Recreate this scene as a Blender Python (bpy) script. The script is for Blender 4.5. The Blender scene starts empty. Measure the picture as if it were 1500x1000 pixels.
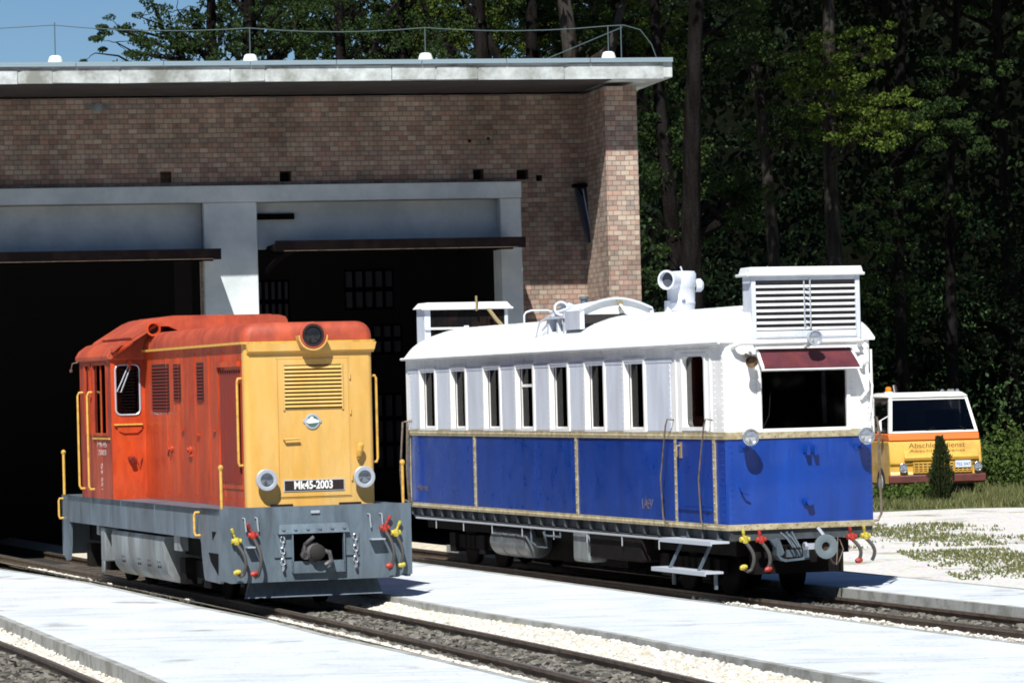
import bpy, bmesh, math, random
import numpy as np
from math import sin, cos, pi, radians, atan, sqrt
from mathutils import Vector, Matrix, noise
random.seed(7)
S = bpy.context.scene
# ------------------------------------------------------------------ camera
F, CH, PITCH, ROLL = 5400.0, 2.4, atan(70.5 / 5400.0), 0.025
cd = bpy.data.cameras.new('camera'); cam = bpy.data.objects.new('camera', cd); S.collection.objects.link(cam)
cd.sensor_width = 36; cd.lens = 36 * F / 1500; cd.clip_start = 0.5; cd.clip_end = 2000
cam.matrix_world = Matrix.Translation((0, 0, CH)) @ Matrix.Rotation(pi / 2 + PITCH, 4, 'X') @ Matrix.Rotation(-ROLL, 4, 'Z')
S.camera = cam
cd.dof.use_dof = False
# ------------------------------------------------------------------ sky, sun
ELEV = radians(49); AZ = (-0.2, -0.98)          # towards the sun
w = bpy.data.worlds.new('World'); S.world = w; w.use_nodes = True
wn = w.node_tree.nodes; bg = wn['Background']
sky = wn.new('ShaderNodeTexSky'); sky.sky_type = 'NISHITA'; sky.sun_disc = False
sky.sun_elevation = ELEV; sky.sun_rotation = math.atan2(AZ[0], AZ[1]); sky.air_density = 1.0; sky.dust_density = 0.0; sky.ozone_density = 10.0
w.node_tree.links.new(sky.outputs[0], bg.inputs[0]); bg.inputs[1].default_value = 0.05
sl = bpy.data.lights.new('sun', 'SUN'); sl.energy = 4.9; sl.angle = radians(0.5); sl.color = (1.0, 0.965, 0.90)
so = bpy.data.objects.new('sun', sl); S.collection.objects.link(so)
n_ = math.hypot(*AZ); dv = Vector((AZ[0] / n_ * cos(ELEV), AZ[1] / n_ * cos(ELEV), sin(ELEV)))
so.rotation_euler = dv.to_track_quat('Z', 'Y').to_euler()
S.view_settings.view_transform = 'Standard'; S.view_settings.look = 'None'; S.view_settings.exposure = 0.6; S.view_settings.gamma = 1
try:
    S.cycles.filter_width = 1.8; S.cycles.max_bounces = 6; S.cycles.transparent_max_bounces = 12
except Exception: pass

# ------------------------------------------------------------------ helpers
COL = S.collection
def smap(o, label=None, cat=None, group=None, kind=None):
    if label: o['label'] = label
    if cat: o['category'] = cat
    if group: o['group'] = group
    if kind: o['kind'] = kind
    return o
def empty(name, loc, rz=0, label=None, cat=None, group=None):
    o = bpy.data.objects.new(name, None); o.empty_display_size = .3; COL.objects.link(o)
    o.location = loc; o.rotation_euler = (0, 0, rz); return smap(o, label, cat, group)

class MB:
    def __init__(s): s.v = []; s.f = []; s.sm = []
    def add(s, vs, fs, smooth=False):
        b = len(s.v); s.v += [tuple(p) for p in vs]; s.f += [tuple(b + i for i in f) for f in fs]; s.sm += [smooth] * len(fs); return s
    def box(s, x0, x1, y0, y1, z0, z1):
        x0, x1 = min(x0, x1), max(x0, x1); y0, y1 = min(y0, y1), max(y0, y1); z0, z1 = min(z0, z1), max(z0, z1)
        return s.add([(x0, y0, z0), (x1, y0, z0), (x1, y1, z0), (x0, y1, z0), (x0, y0, z1), (x1, y0, z1), (x1, y1, z1), (x0, y1, z1)],
                     [(0, 3, 2, 1), (4, 5, 6, 7), (0, 1, 5, 4), (1, 2, 6, 5), (2, 3, 7, 6), (3, 0, 4, 7)])
    def hexa(s, p):  # 8 points: bottom loop ccw, top loop ccw
        return s.add(p, [(0, 3, 2, 1), (4, 5, 6, 7), (0, 1, 5, 4), (1, 2, 6, 5), (2, 3, 7, 6), (3, 0, 4, 7)])
    def tube(s, pts, r, seg=10, closed=False, caps=True):
        pts = [Vector(p) for p in pts]; n = len(pts); rr = r if isinstance(r, (list, tuple)) else [r] * n
        vs = []; prev = None
        for i, p in enumerate(pts):
            if closed: t = (pts[(i + 1) % n] - pts[i - 1])
            else: t = pts[min(i + 1, n - 1)] - pts[max(i - 1, 0)]
            t = t.normalized()
            if prev is None:
                a = Vector((0, 0, 1)) if abs(t.z) < .9 else Vector((1, 0, 0)); x = t.cross(a).normalized()
            else:
                x = (prev - t * prev.dot(t))
                x = x.normalized() if x.length > 1e-6 else t.orthogonal().normalized()
            prev = x; y = t.cross(x)
            for k in range(seg):
                a = 2 * pi * k / seg; vs.append(p + (x * cos(a) + y * sin(a)) * rr[i])
        fs = []
        for i in range(n if closed else n - 1):
            j = (i + 1) % n
            for k in range(seg):
                k2 = (k + 1) % seg; fs.append((i * seg + k, i * seg + k2, j * seg + k2, j * seg + k))
        s.add(vs, fs, True)
        if caps and not closed:
            b = len(s.v) - len(vs); s.f.append(tuple(b + k for k in range(seg))[::-1]); s.f.append(tuple(b + (n - 1) * seg + k for k in range(seg))); s.sm += [False, False]
        return s
    def cyl(s, p0, p1, r, seg=20, r1=None): return s.tube([p0, p1], [r, r if r1 is None else r1], seg)
    def lathe(s, o, ax, prof, seg=24):   # prof: (distance along axis, radius)
        o = Vector(o); ax = Vector(ax).normalized(); x = ax.orthogonal().normalized(); y = ax.cross(x); vs = []; fs = []
        for d, r in prof:
            for k in range(seg):
                a = 2 * pi * k / seg; vs.append(o + ax * d + (x * cos(a) + y * sin(a)) * max(r, 1e-4))
        for i in range(len(prof) - 1):
            for k in range(seg):
                k2 = (k + 1) % seg; fs.append((i * seg + k, i * seg + k2, (i + 1) * seg + k2, (i + 1) * seg + k))
        return s.add(vs, fs, True)
    def prism(s, prof, a, b, axis='y', smooth=False):  # prof 2D loop; axis y: (x,z), axis x: (y,z), axis z: (x,y)
        m = {'y': lambda p, t: (p[0], t, p[1]), 'x': lambda p, t: (t, p[0], p[1]), 'z': lambda p, t: (p[0], p[1], t)}[axis]
        n = len(prof); vs = [m(p, a) for p in prof] + [m(p, b) for p in prof]
        s.add(vs, [(i, (i + 1) % n, n + (i + 1) % n, n + i) for i in range(n)], smooth)
        b0 = len(s.v) - 2 * n; s.f.append(tuple(b0 + i for i in range(n))[::-1]); s.f.append(tuple(b0 + n + i for i in range(n))); s.sm += [False, False]
        return s
    def holed(s, m, A, B, holes, t):  # m(a,b,d) -> point ; d depth 0..t
        xs = sorted(set([A[0], A[1]] + [h[i] for h in holes for i in (0, 1)])); ys = sorted(set([B[0], B[1]] + [h[i] for h in holes for i in (2, 3)]))
        def inh(x, y): return any(h[0] < x < h[1] and h[2] < y < h[3] for h in holes)
        for i in range(len(xs) - 1):
            for j in range(len(ys) - 1):
                if inh((xs[i] + xs[i + 1]) / 2, (ys[j] + ys[j + 1]) / 2): continue
                q = [(xs[i], ys[j]), (xs[i + 1], ys[j]), (xs[i + 1], ys[j + 1]), (xs[i], ys[j + 1])]
                s.add([m(a, b, 0) for a, b in q], [(0, 1, 2, 3)]); s.add([m(a, b, t) for a, b in q], [(3, 2, 1, 0)])
        for h in list(holes) + [(A[0], A[1], B[0], B[1])]:
            q = [(h[0], h[2]), (h[1], h[2]), (h[1], h[3]), (h[0], h[3])]
            for k in range(4):
                a, b = q[k], q[(k + 1) % 4]; s.add([m(*a, 0), m(*b, 0), m(*b, t), m(*a, t)], [(0, 1, 2, 3)])
        return s
    def rivet(s, p, nrm, r=.012):
        nrm = Vector(nrm).normalized(); x = nrm.orthogonal().normalized(); y = nrm.cross(x); p = Vector(p); vs = []
        for k in range(6):
            a = k * pi / 3; vs.append(p + (x * cos(a) + y * sin(a)) * r)
        for k in range(6):
            a = k * pi / 3; vs.append(p + (x * cos(a) + y * sin(a)) * r * .6 + nrm * r * .7)
        return s.add(vs, [(k, (k + 1) % 6, 6 + (k + 1) % 6, 6 + k) for k in range(6)] + [(6, 7, 8, 9, 10, 11)], True)
    def pieces(s):
        n = len(s.v); par = list(range(n))
        def find(i):
            while par[i] != i: par[i] = par[par[i]]; i = par[i]
            return i
        for f in s.f:
            a = find(f[0])
            for i in f[1:]:
                b = find(i)
                if a != b: par[b] = a
        ids = {}; lab = [0] * n
        for i in range(n): lab[i] = ids.setdefault(find(i), len(ids))
        k = len(ids)
        if k < 2 or k > 420: return [s]
        P = np.array(s.v, dtype=float); L = np.array(lab); lo = np.full((k, 3), 1e9); hi = -lo; np.minimum.at(lo, L, P); np.maximum.at(hi, L, P); sz = (hi - lo).max(1)
        gap = np.maximum(0, np.maximum(lo[:, None] - hi[None], lo[None] - hi[:, None])); near = np.sqrt((gap ** 2).sum(2)) <= np.maximum(.02, .5 * np.maximum(sz[:, None], sz[None]))
        grp = [-1] * k; g = 0
        for i in range(k):
            if grp[i] >= 0: continue
            st = [i]; grp[i] = g
            while st:
                j = st.pop()
                for m_ in np.nonzero(near[j])[0]:
                    if grp[m_] < 0: grp[m_] = g; st.append(m_)
            g += 1
        if g == 1 or g > 24: return [s]
        out = [MB() for _ in range(g)]; mp = [{} for _ in range(g)]
        for f, sm in zip(s.f, s.sm):
            q = grp[lab[f[0]]]; o = out[q]; nf = []
            for i in f:
                if i not in mp[q]: mp[q][i] = len(o.v); o.v.append(s.v[i])
                nf.append(mp[q][i])
            o.f.append(tuple(nf)); o.sm.append(sm)
        out = [o for o in out if o.f]; out.sort(key=lambda o: -len(o.f)); return out
    def build(s, name, mat, parent=None, bevel=0, weld=False, off=(0, 0, 0), recalc=True):
        if parent is not None and name not in ('rivets', 'bolts', 'crown', 'foliage', 'stems', 'trunk', 'sleeper', 'leaves') and 'strip' not in name:
            pc = s.pieces(); o = pc[0].build_(name, mat, parent, bevel, weld, off, recalc)
            for q in pc[1:]: q.build_(name, mat, parent, bevel, weld, off, recalc)
            return o
        return s.build_(name, mat, parent, bevel, weld, off, recalc)
    def build_(s, name, mat, parent=None, bevel=0, weld=False, off=(0, 0, 0), recalc=True):
        me = bpy.data.meshes.new(name); me.from_pydata([(x - off[0], y - off[1], z - off[2]) for x, y, z in s.v], [], s.f)
        me.polygons.foreach_set('use_smooth', s.sm)
        if recalc or weld:
            bm = bmesh.new(); bm.from_mesh(me)
            if weld: bmesh.ops.remove_doubles(bm, verts=bm.verts, dist=1e-4)
            bmesh.ops.recalc_face_normals(bm, faces=bm.faces); bm.to_mesh(me); bm.free()
        me.materials.append(mat); me.set_sharp_from_angle(angle=radians(40))
        o = bpy.data.objects.new(name, me); COL.objects.link(o)
        if parent: o.parent = parent
        if bevel:
            b = o.modifiers.new('bevel', 'BEVEL'); b.width = bevel; b.segments = 2; b.limit_method = 'ANGLE'; b.angle_limit = radians(35)
        return o

def mat(name, c, rough=.5, metal=0, c2=None, scale=3.0, amt=.5, bump=0, bscale=60, detail=5, coat=0, streak=False, spec=.5, grime=0, rvar=0):
    m = bpy.data.materials.new(name); m.use_nodes = True; nt = m.node_tree; N = nt.nodes; L = nt.links; b = N['Principled BSDF']
    b.inputs['Roughness'].default_value = rough; b.inputs['Metallic'].default_value = metal; b.inputs['Coat Weight'].default_value = coat
    b.inputs['Specular IOR Level'].default_value = spec
    b.inputs['Base Color'].default_value = (*c, 1)
    tc = N.new('ShaderNodeTexCoord')
    if c2:
        mp = N.new('ShaderNodeMapping'); L.new(tc.outputs['Object'], mp.inputs[0])
        if streak: mp.inputs['Scale'].default_value = (1, 1, .18)
        nz = N.new('ShaderNodeTexNoise'); nz.inputs['Scale'].default_value = scale; nz.inputs['Detail'].default_value = detail; nz.inputs['Roughness'].default_value = .65
        L.new(mp.outputs[0], nz.inputs['Vector'])
        r = N.new('ShaderNodeValToRGB'); r.color_ramp.elements[0].position = .5 - .25 * (1 - amt) - .1; r.color_ramp.elements[1].position = .62
        r.color_ramp.elements[0].position = .38; r.color_ramp.elements[0].color = (*c2, 1); r.color_ramp.elements[1].color = (*c, 1); r.color_ramp.elements[1].position = .38 + .3 * amt
        L.new(nz.outputs[0], r.inputs[0]); L.new(r.outputs[0], b.inputs['Base Color'])
    if grime:   # runs of dirt and fine chips
        mp2 = N.new('ShaderNodeMapping'); mp2.inputs['Scale'].default_value = (1, 1, .22); L.new(tc.outputs['Object'], mp2.inputs[0])
        g1 = N.new('ShaderNodeTexNoise'); g1.inputs['Scale'].default_value = 7; g1.inputs['Detail'].default_value = 9; g1.inputs['Roughness'].default_value = .62; g1.inputs['Distortion'].default_value = .6; L.new(mp2.outputs[0], g1.inputs['Vector'])
        g2 = N.new('ShaderNodeTexNoise'); g2.inputs['Scale'].default_value = 30; g2.inputs['Detail'].default_value = 8; L.new(tc.outputs['Object'], g2.inputs['Vector'])
        r1 = N.new('ShaderNodeValToRGB'); r1.color_ramp.elements[0].position = .36; r1.color_ramp.elements[1].position = .56; r1.color_ramp.elements[0].color = (1 - grime, 1 - grime, 1 - grime, 1); L.new(g1.outputs[0], r1.inputs[0])
        r2 = N.new('ShaderNodeValToRGB'); r2.color_ramp.elements[0].position = .30; r2.color_ramp.elements[1].position = .40; r2.color_ramp.elements[0].color = (1 - grime, 1 - grime, 1 - grime, 1); L.new(g2.outputs[0], r2.inputs[0])
        src = b.inputs['Base Color'].links[0].from_socket if b.inputs['Base Color'].links else None
        m1 = N.new('ShaderNodeMixRGB'); m1.blend_type = 'MULTIPLY'; m1.inputs[0].default_value = 1; m1.inputs[1].default_value = (*c, 1)
        if src: L.new(src, m1.inputs[1])
        L.new(r1.outputs[0], m1.inputs[2]); m3 = N.new('ShaderNodeMixRGB'); m3.blend_type = 'MULTIPLY'; m3.inputs[0].default_value = .7; L.new(m1.outputs[0], m3.inputs[1]); L.new(r2.outputs[0], m3.inputs[2]); L.new(m3.outputs[0], b.inputs['Base Color'])
    if rvar:
        n5 = N.new('ShaderNodeTexNoise'); n5.inputs['Scale'].default_value = 4; n5.inputs['Detail'].default_value = 6; L.new(tc.outputs['Object'], n5.inputs['Vector'])
        mr = N.new('ShaderNodeMapRange'); mr.inputs['From Min'].default_value = .3; mr.inputs['From Max'].default_value = .7; mr.inputs['To Min'].default_value = rough - rvar; mr.inputs['To Max'].default_value = rough + rvar; L.new(n5.outputs[0], mr.inputs[0]); L.new(mr.outputs[0], b.inputs['Roughness'])
    if bump:
        n2 = N.new('ShaderNodeTexNoise'); n2.inputs['Scale'].default_value = bscale; n2.inputs['Detail'].default_value = 4; L.new(tc.outputs['Object'], n2.inputs['Vector'])
        bp = N.new('ShaderNodeBump'); bp.inputs['Strength'].default_value = bump; bp.inputs['Distance'].default_value = .02; L.new(n2.outputs[0], bp.inputs['Height']); L.new(bp.outputs[0], b.inputs['Normal'])
    return m
def glassmat(name, tint, refl=.12, rough=.03, ior=1.45):
    m = bpy.data.materials.new(name); m.use_nodes = True; nt = m.node_tree; N = nt.nodes; L = nt.links; N.remove(N['Principled BSDF'])
    t = N.new('ShaderNodeBsdfTransparent'); t.inputs[0].default_value = (*tint, 1); g = N.new('ShaderNodeBsdfGlossy'); g.inputs['Roughness'].default_value = rough
    x = N.new('ShaderNodeMixShader'); fr = N.new('ShaderNodeFresnel'); fr.inputs[0].default_value = ior
    L.new(fr.outputs[0], x.inputs[0]); L.new(t.outputs[0], x.inputs[1]); L.new(g.outputs[0], x.inputs[2]); L.new(x.outputs[0], N['Material Output'].inputs[0]); return m
def leafmat(name, c, c2, tr=.25, sp=.12):
    m = bpy.data.materials.new(name); m.use_nodes = True; nt = m.node_tree; N = nt.nodes; L = nt.links; b = N['Principled BSDF']; b.inputs['Roughness'].default_value = .55
    b.inputs['Specular IOR Level'].default_value = sp; b.inputs['Roughness'].default_value = .75
    g = N.new('ShaderNodeNewGeometry'); r = N.new('ShaderNodeValToRGB'); r.color_ramp.elements[0].color = (*c, 1); r.color_ramp.elements[1].color = (*c2, 1)
    L.new(g.outputs['Random Per Island'], r.inputs[0]); L.new(r.outputs[0], b.inputs['Base Color'])
    t = N.new('ShaderNodeBsdfTranslucent'); L.new(r.outputs[0], t.inputs[0]); x = N.new('ShaderNodeMixShader'); x.inputs[0].default_value = tr
    L.new(b.outputs[0], x.inputs[1]); L.new(t.outputs[0], x.inputs[2]); L.new(x.outputs[0], N['Material Output'].inputs[0]); return m

def concmat(name, c, c2):
    m = mat(name, c, .88, c2=c2, scale=1.1, amt=1.0, bump=.35, bscale=40, detail=12); nt = m.node_tree; N = nt.nodes; L = nt.links; b = N['Principled BSDF']; tc = [n for n in N if n.type == 'TEX_COORD'][0]
    src = b.inputs['Base Color'].links[0].from_socket
    def layer(src, scale, mp_, lo, hi, dark, fac):
        mp = N.new('ShaderNodeMapping'); mp.inputs['Scale'].default_value = mp_; mp.inputs['Rotation'].default_value = (0, 0, radians(18)); L.new(tc.outputs['Object'], mp.inputs[0])
        n = N.new('ShaderNodeTexNoise'); n.inputs['Scale'].default_value = scale; n.inputs['Detail'].default_value = 7; L.new(mp.outputs[0], n.inputs['Vector'])
        r_ = N.new('ShaderNodeValToRGB'); r_.color_ramp.elements[0].position = lo; r_.color_ramp.elements[1].position = hi; r_.color_ramp.elements[0].color = (*dark, 1); L.new(n.outputs[0], r_.inputs[0])
        x = N.new('ShaderNodeMixRGB'); x.blend_type = 'MULTIPLY'; x.inputs[0].default_value = fac; L.new(src, x.inputs[1]); L.new(r_.outputs[0], x.inputs[2]); return x.outputs[0]
    src = layer(src, 26, (1, 1, 1), .30, .40, (.55, .53, .50), .8)       # pits and grit
    src = layer(src, 2.2, (.45, 1.6, 1), .34, .50, (.84, .84, .83), .8)   # worn wheel and broom streaks
    src = layer(src, .9, (1, 1, 1), .30, .36, (.50, .47, .43), .75)      # old oil stains
    L.new(src, b.inputs['Base Color']); return m
def brickmat(name):
    m = bpy.data.materials.new(name); m.use_nodes = True; nt = m.node_tree; N = nt.nodes; L = nt.links; b = N['Principled BSDF']; b.inputs['Roughness'].default_value = .9
    tc = N.new('ShaderNodeTexCoord'); sp = N.new('ShaderNodeSeparateXYZ'); L.new(tc.outputs['Object'], sp.inputs[0])
    ad = N.new('ShaderNodeMath'); ad.operation = 'ADD'; L.new(sp.outputs[0], ad.inputs[0]); L.new(sp.outputs[1], ad.inputs[1])
    cb = N.new('ShaderNodeCombineXYZ'); L.new(ad.outputs[0], cb.inputs[0]); L.new(sp.outputs[2], cb.inputs[1])
    # slight waviness of the courses
    wn_ = N.new('ShaderNodeTexNoise'); wn_.inputs['Scale'].default_value = 5; L.new(cb.outputs[0], wn_.inputs['Vector'])
    ms = N.new('ShaderNodeMixRGB'); ms.blend_type = 'ADD'; ms.inputs[0].default_value = .014; L.new(cb.outputs[0], ms.inputs[1]); L.new(wn_.outputs['Color'], ms.inputs[2])
    def bt(c1, c2, mo, bias):
        t = N.new('ShaderNodeTexBrick'); t.inputs['Color1'].default_value = (*c1, 1); t.inputs['Color2'].default_value = (*c2, 1); t.inputs['Mortar'].default_value = (*mo, 1)
        t.inputs['Scale'].default_value = 1; t.inputs['Brick Width'].default_value = .135; t.inputs['Row Height'].default_value = .076; t.inputs['Mortar Size'].default_value = .0065
        t.inputs['Mortar Smooth'].default_value = .3; t.inputs['Bias'].default_value = bias; L.new(ms.outputs[0], t.inputs['Vector']); return t
    t = bt((.31, .19, .155), (.35, .295, .245), (.17, .15, .14), .1)
    # a second per-brick variation from quantised coordinates
    q = N.new('ShaderNodeVectorMath'); q.operation = 'SNAP'; q.inputs[1].default_value = (.135, .076, 1); L.new(ms.outputs[0], q.inputs[0])
    wnz = N.new('ShaderNodeTexWhiteNoise'); wnz.noise_dimensions = '2D'; L.new(q.outputs[0], wnz.inputs[0])
    r = N.new('ShaderNodeValToRGB'); e = r.color_ramp.elements; e[0].color = (.62, .60, .60, 1); e[1].color = (1.28, 1.22, 1.12, 1); e.new(.5).color = (.95, .9, .85, 1)
    L.new(wnz.outputs[0], r.inputs[0]); mu = N.new('ShaderNodeMixRGB'); mu.blend_type = 'MULTIPLY'; mu.inputs[0].default_value = .8; L.new(t.outputs[0], mu.inputs[1]); L.new(r.outputs[0], mu.inputs[2])
    n3 = N.new('ShaderNodeTexNoise'); n3.inputs['Scale'].default_value = .9; n3.inputs['Detail'].default_value = 6; L.new(tc.outputs['Object'], n3.inputs['Vector'])
    r3 = N.new('ShaderNodeValToRGB'); r3.color_ramp.elements[0].position = .3; r3.color_ramp.elements[1].position = .6; r3.color_ramp.elements[0].color = (.62, .62, .6, 1); r3.color_ramp.elements[1].color = (1.05, 1.05, 1.05, 1)
    L.new(n3.outputs[0], r3.inputs[0]); m2 = N.new('ShaderNodeMixRGB'); m2.blend_type = 'MULTIPLY'; m2.inputs[0].default_value = 1; L.new(mu.outputs[0], m2.inputs[1]); L.new(r3.outputs[0], m2.inputs[2])
    L.new(m2.outputs[0], b.inputs['Base Color'])
    bp = N.new('ShaderNodeBump'); bp.inputs['Strength'].default_value = .8; bp.inputs['Distance'].default_value = .012; L.new(t.outputs['Fac'], bp.inputs['Height']); bp.invert = True; L.new(bp.outputs[0], b.inputs['Normal'])
    return m

M = dict(
 red=mat('red_paint', (.56, .070, .011), .42, c2=(.37, .036, .009), scale=2.6, amt=1.0, streak=True, coat=.12, bump=.12, bscale=5, grime=.24, rvar=.12),
 dred=mat('slat_dark_red', (.13, .012, .006), .6),  # darker red for the hood louvre slats
 redroof=mat('red_roof_paint', (.46, .075, .028), .62, c2=(.30, .045, .022), scale=2.5, amt=.9, grime=.2, rvar=.1),
 yel=mat('yellow_paint', (.60, .385, .125), .5, c2=(.60, .33, .065), scale=2.5, amt=.8, streak=True, bump=.10, bscale=5, grime=.09, rvar=.12),
 yel2=mat('yellow_rail_paint', (.58, .35, .065), .5, c2=(.45, .24, .05), scale=14),
 hyel=mat('hose_yellow', (.50, .42, .05), .5, c2=(.32, .25, .04), scale=20), hred=mat('hose_red', (.38, .03, .02), .5, c2=(.22, .02, .015), scale=20),
 grey=mat('grey_frame_paint', (.112, .155, .195), .5, c2=(.075, .10, .125), scale=3, amt=.8, streak=True, bump=.10, bscale=6, grime=.3, rvar=.12),
 lgrey=mat('light_grey_paint', (.24, .28, .30), .55, c2=(.13, .14, .14), scale=2.5, amt=.9, streak=True, grime=.35),
 black=mat('black_underframe', (.006, .0055, .006), .85, c2=(.012, .009, .008), scale=6, spec=.1),
 dgrey=mat('shade_grey', (.055, .066, .078), .6, c2=(.03, .033, .036), scale=5),  # solebar grey, darkened to paint in the shade under the railcar body
 black2=mat('deep_black', (.003, .003, .003), .9, spec=.1),
 rubber=mat('hose_rubber', (.05, .048, .046), .6),
 dark=mat('dark_interior', (.012, .011, .010), .8),
 chrome=mat('lamp_chrome', (.62, .66, .70), .22, metal=.9),
 ring=mat('lamp_ring_grey', (.42, .46, .52), .35, metal=.3),
 lens=mat('lamp_lens', (.55, .58, .62), .06, metal=.7),
 dlens=mat('dark_lens', (.02, .022, .025), .08, metal=.3),
 white=mat('white_paint', (.84, .84, .83), .38, c2=(.74, .75, .75), scale=3, amt=.9, coat=.1, streak=True, bump=.10, bscale=4, grime=.10, rvar=.12),
 blueg=mat('pale_blue_paint', (.60, .65, .74), .42, c2=(.54, .58, .66), scale=3, streak=True, bump=.08, bscale=5, grime=.10),
 wroof=mat('roof_white', (.80, .81, .81), .5, c2=(.64, .67, .68), scale=1.6, amt=.9),
 blue=mat('blue_paint', (.002, .046, .31), .36, c2=(.002, .032, .22), scale=1.8, amt=.9, coat=.25, streak=True, bump=.14, bscale=3.5, spec=.45, grime=.12, rvar=.12),
 gold=mat('gold_strip', (.42, .38, .25), .5, c2=(.26, .21, .12), scale=9, amt=.8),
 rivet=mat('rivet_paint', (.62, .60, .50), .4),
 goldtext=mat('old_gold_lettering', (.10, .085, .10), .5),
 brown=mat('brown_rail', (.13, .105, .08), .5, c2=(.08, .055, .035), scale=14),
 brass=mat('brass_pipe', (.30, .24, .12), .45, metal=.3),
 maroon=mat('maroon_visor', (.085, .014, .024), .5, c2=(.11, .018, .02), scale=5, grime=.3),
 wood=mat('varnished_wood', (.16, .06, .025), .4, c2=(.09, .03, .012), scale=4),
 curtain=mat('curtain_cloth', (.35, .10, .03), .9),
 dcurtain=mat('brown_curtain', (.035, .012, .009), .9, c2=(.02, .008, .006), scale=5),
 glass=glassmat('window_glass', (.30, .28, .28), ior=1.10), dglass=glassmat('tinted_glass', (.16, .16, .17)),
 brick=brickmat('brick_wall'),
 plaster=mat('grey_plaster', (.60, .65, .66), .88, c2=(.46, .51, .53), scale=1.6, amt=.9, bump=.2, bscale=25),
 fascia=mat('weathered_concrete', (.46, .50, .50), .85, c2=(.17, .175, .16), scale=1.3, amt=.7, bump=.3, bscale=20, detail=8),
 cap=mat('metal_flashing', (.30, .40, .46), .35, metal=.4),
 bar=mat('door_dark_steel', (.003, .002, .0025), .9, c2=(.006, .004, .004), scale=3, spec=.05),
 shed=mat('shade_plaster', (.016, .014, .014), .9), dusky=mat('shade_floor', (.02, .018, .016), .8),  # near-black walls and floor put the shed interior's shade into their colour
 pane=mat('daylight_pane', (.075, .08, .11), .5),  # opaque blue-grey stands in for dim daylight through the inner windows
 conc=concmat('concrete_slab', (.62, .665, .70), (.50, .545, .59)),
 kerb=mat('kerb_concrete', (.34, .35, .34), .9, c2=(.22, .22, .20), scale=4, bump=.3),
 rail=mat('rusty_rail', (.13, .095, .07), .5, metal=.2, c2=(.07, .045, .03), scale=8), railtop=mat('rail_head', (.16, .145, .135), .4, metal=.4),
 sleeper=mat('old_sleeper', (.05, .04, .032), .9, c2=(.028, .022, .018), scale=6, bump=.5),
 bark=mat('tree_bark', (.015, .0135, .0135), .95, spec=0, c2=(.006, .005, .0045), scale=7, amt=.9, bump=1.0, bscale=18, streak=True),
 pbark=mat('pale_bark', (.050, .046, .042), .95, spec=0, c2=(.018, .014, .012), scale=7, amt=.9, bump=.8, bscale=18, streak=True),
 leafA=leafmat('leaf_bright', (.045, .075, .012), (.095, .135, .022)), leafB=leafmat('leaf_dark', (.014, .030, .010), (.035, .06, .014)),
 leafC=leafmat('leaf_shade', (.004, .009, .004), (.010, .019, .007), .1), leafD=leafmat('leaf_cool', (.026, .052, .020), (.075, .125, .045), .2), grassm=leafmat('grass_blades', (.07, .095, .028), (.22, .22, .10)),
 bush=leafmat('bush_leaf', (.04, .07, .015), (.085, .13, .03)), coni=leafmat('conifer_leaf', (.02, .035, .014), (.05, .065, .022)),
 tyel=mat('truck_yellow', (.60, .36, .06), .4, coat=.2, c2=(.52, .29, .05), scale=3, grime=.12), tora=mat('truck_orange', (.68, .15, .02), .4), twhite=mat('truck_white', (.80, .80, .78), .35, coat=.2),
 tmar=mat('truck_bumper', (.13, .035, .03), .6, c2=(.09, .03, .025), scale=6), amber=mat('amber_plastic', (.6, .2, .01), .25), textd=mat('dark_lettering', (.10, .045, .01), .5), bluesign=mat('plate_white', (.6, .66, .75), .5),
 wtext=mat('white_lettering', (.72, .72, .70), .5), bplate=mat('black_plate', (.02, .012, .014), .4), ftext=mat('faded_lettering', (.42, .30, .28), .6),
 silver=mat('galvanised_step', (.42, .46, .52), .5, metal=.1), tank=mat('tank_paint', (.12, .135, .15), .4, c2=(.07, .078, .085), scale=3),
 wireb=mat('lightning_wire', (.05, .085, .09), .6), blockw=mat('white_block', (.62, .68, .66), .8),
)
def text(name, body, m, parent, loc, size, rot, sx=1.0, ext=.002, bold=0.0, align='CENTER'):
    c = bpy.data.curves.new(name, 'FONT'); c.body = body; c.size = size; c.extrude = ext; c.align_x = align; c.align_y = 'CENTER'; c.offset = bold
    t = bpy.data.objects.new(name, c); COL.objects.link(t); bpy.context.view_layer.update()
    me = bpy.data.meshes.new_from_object(t.evaluated_get(bpy.context.evaluated_depsgraph_get())); bpy.data.objects.remove(t)
    me.materials.clear(); me.materials.append(m)
    o = bpy.data.objects.new(name, me); COL.objects.link(o); o.parent = parent; o.location = loc; o.rotation_euler = rot; o.scale = (sx, 1, 1); return o

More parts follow.
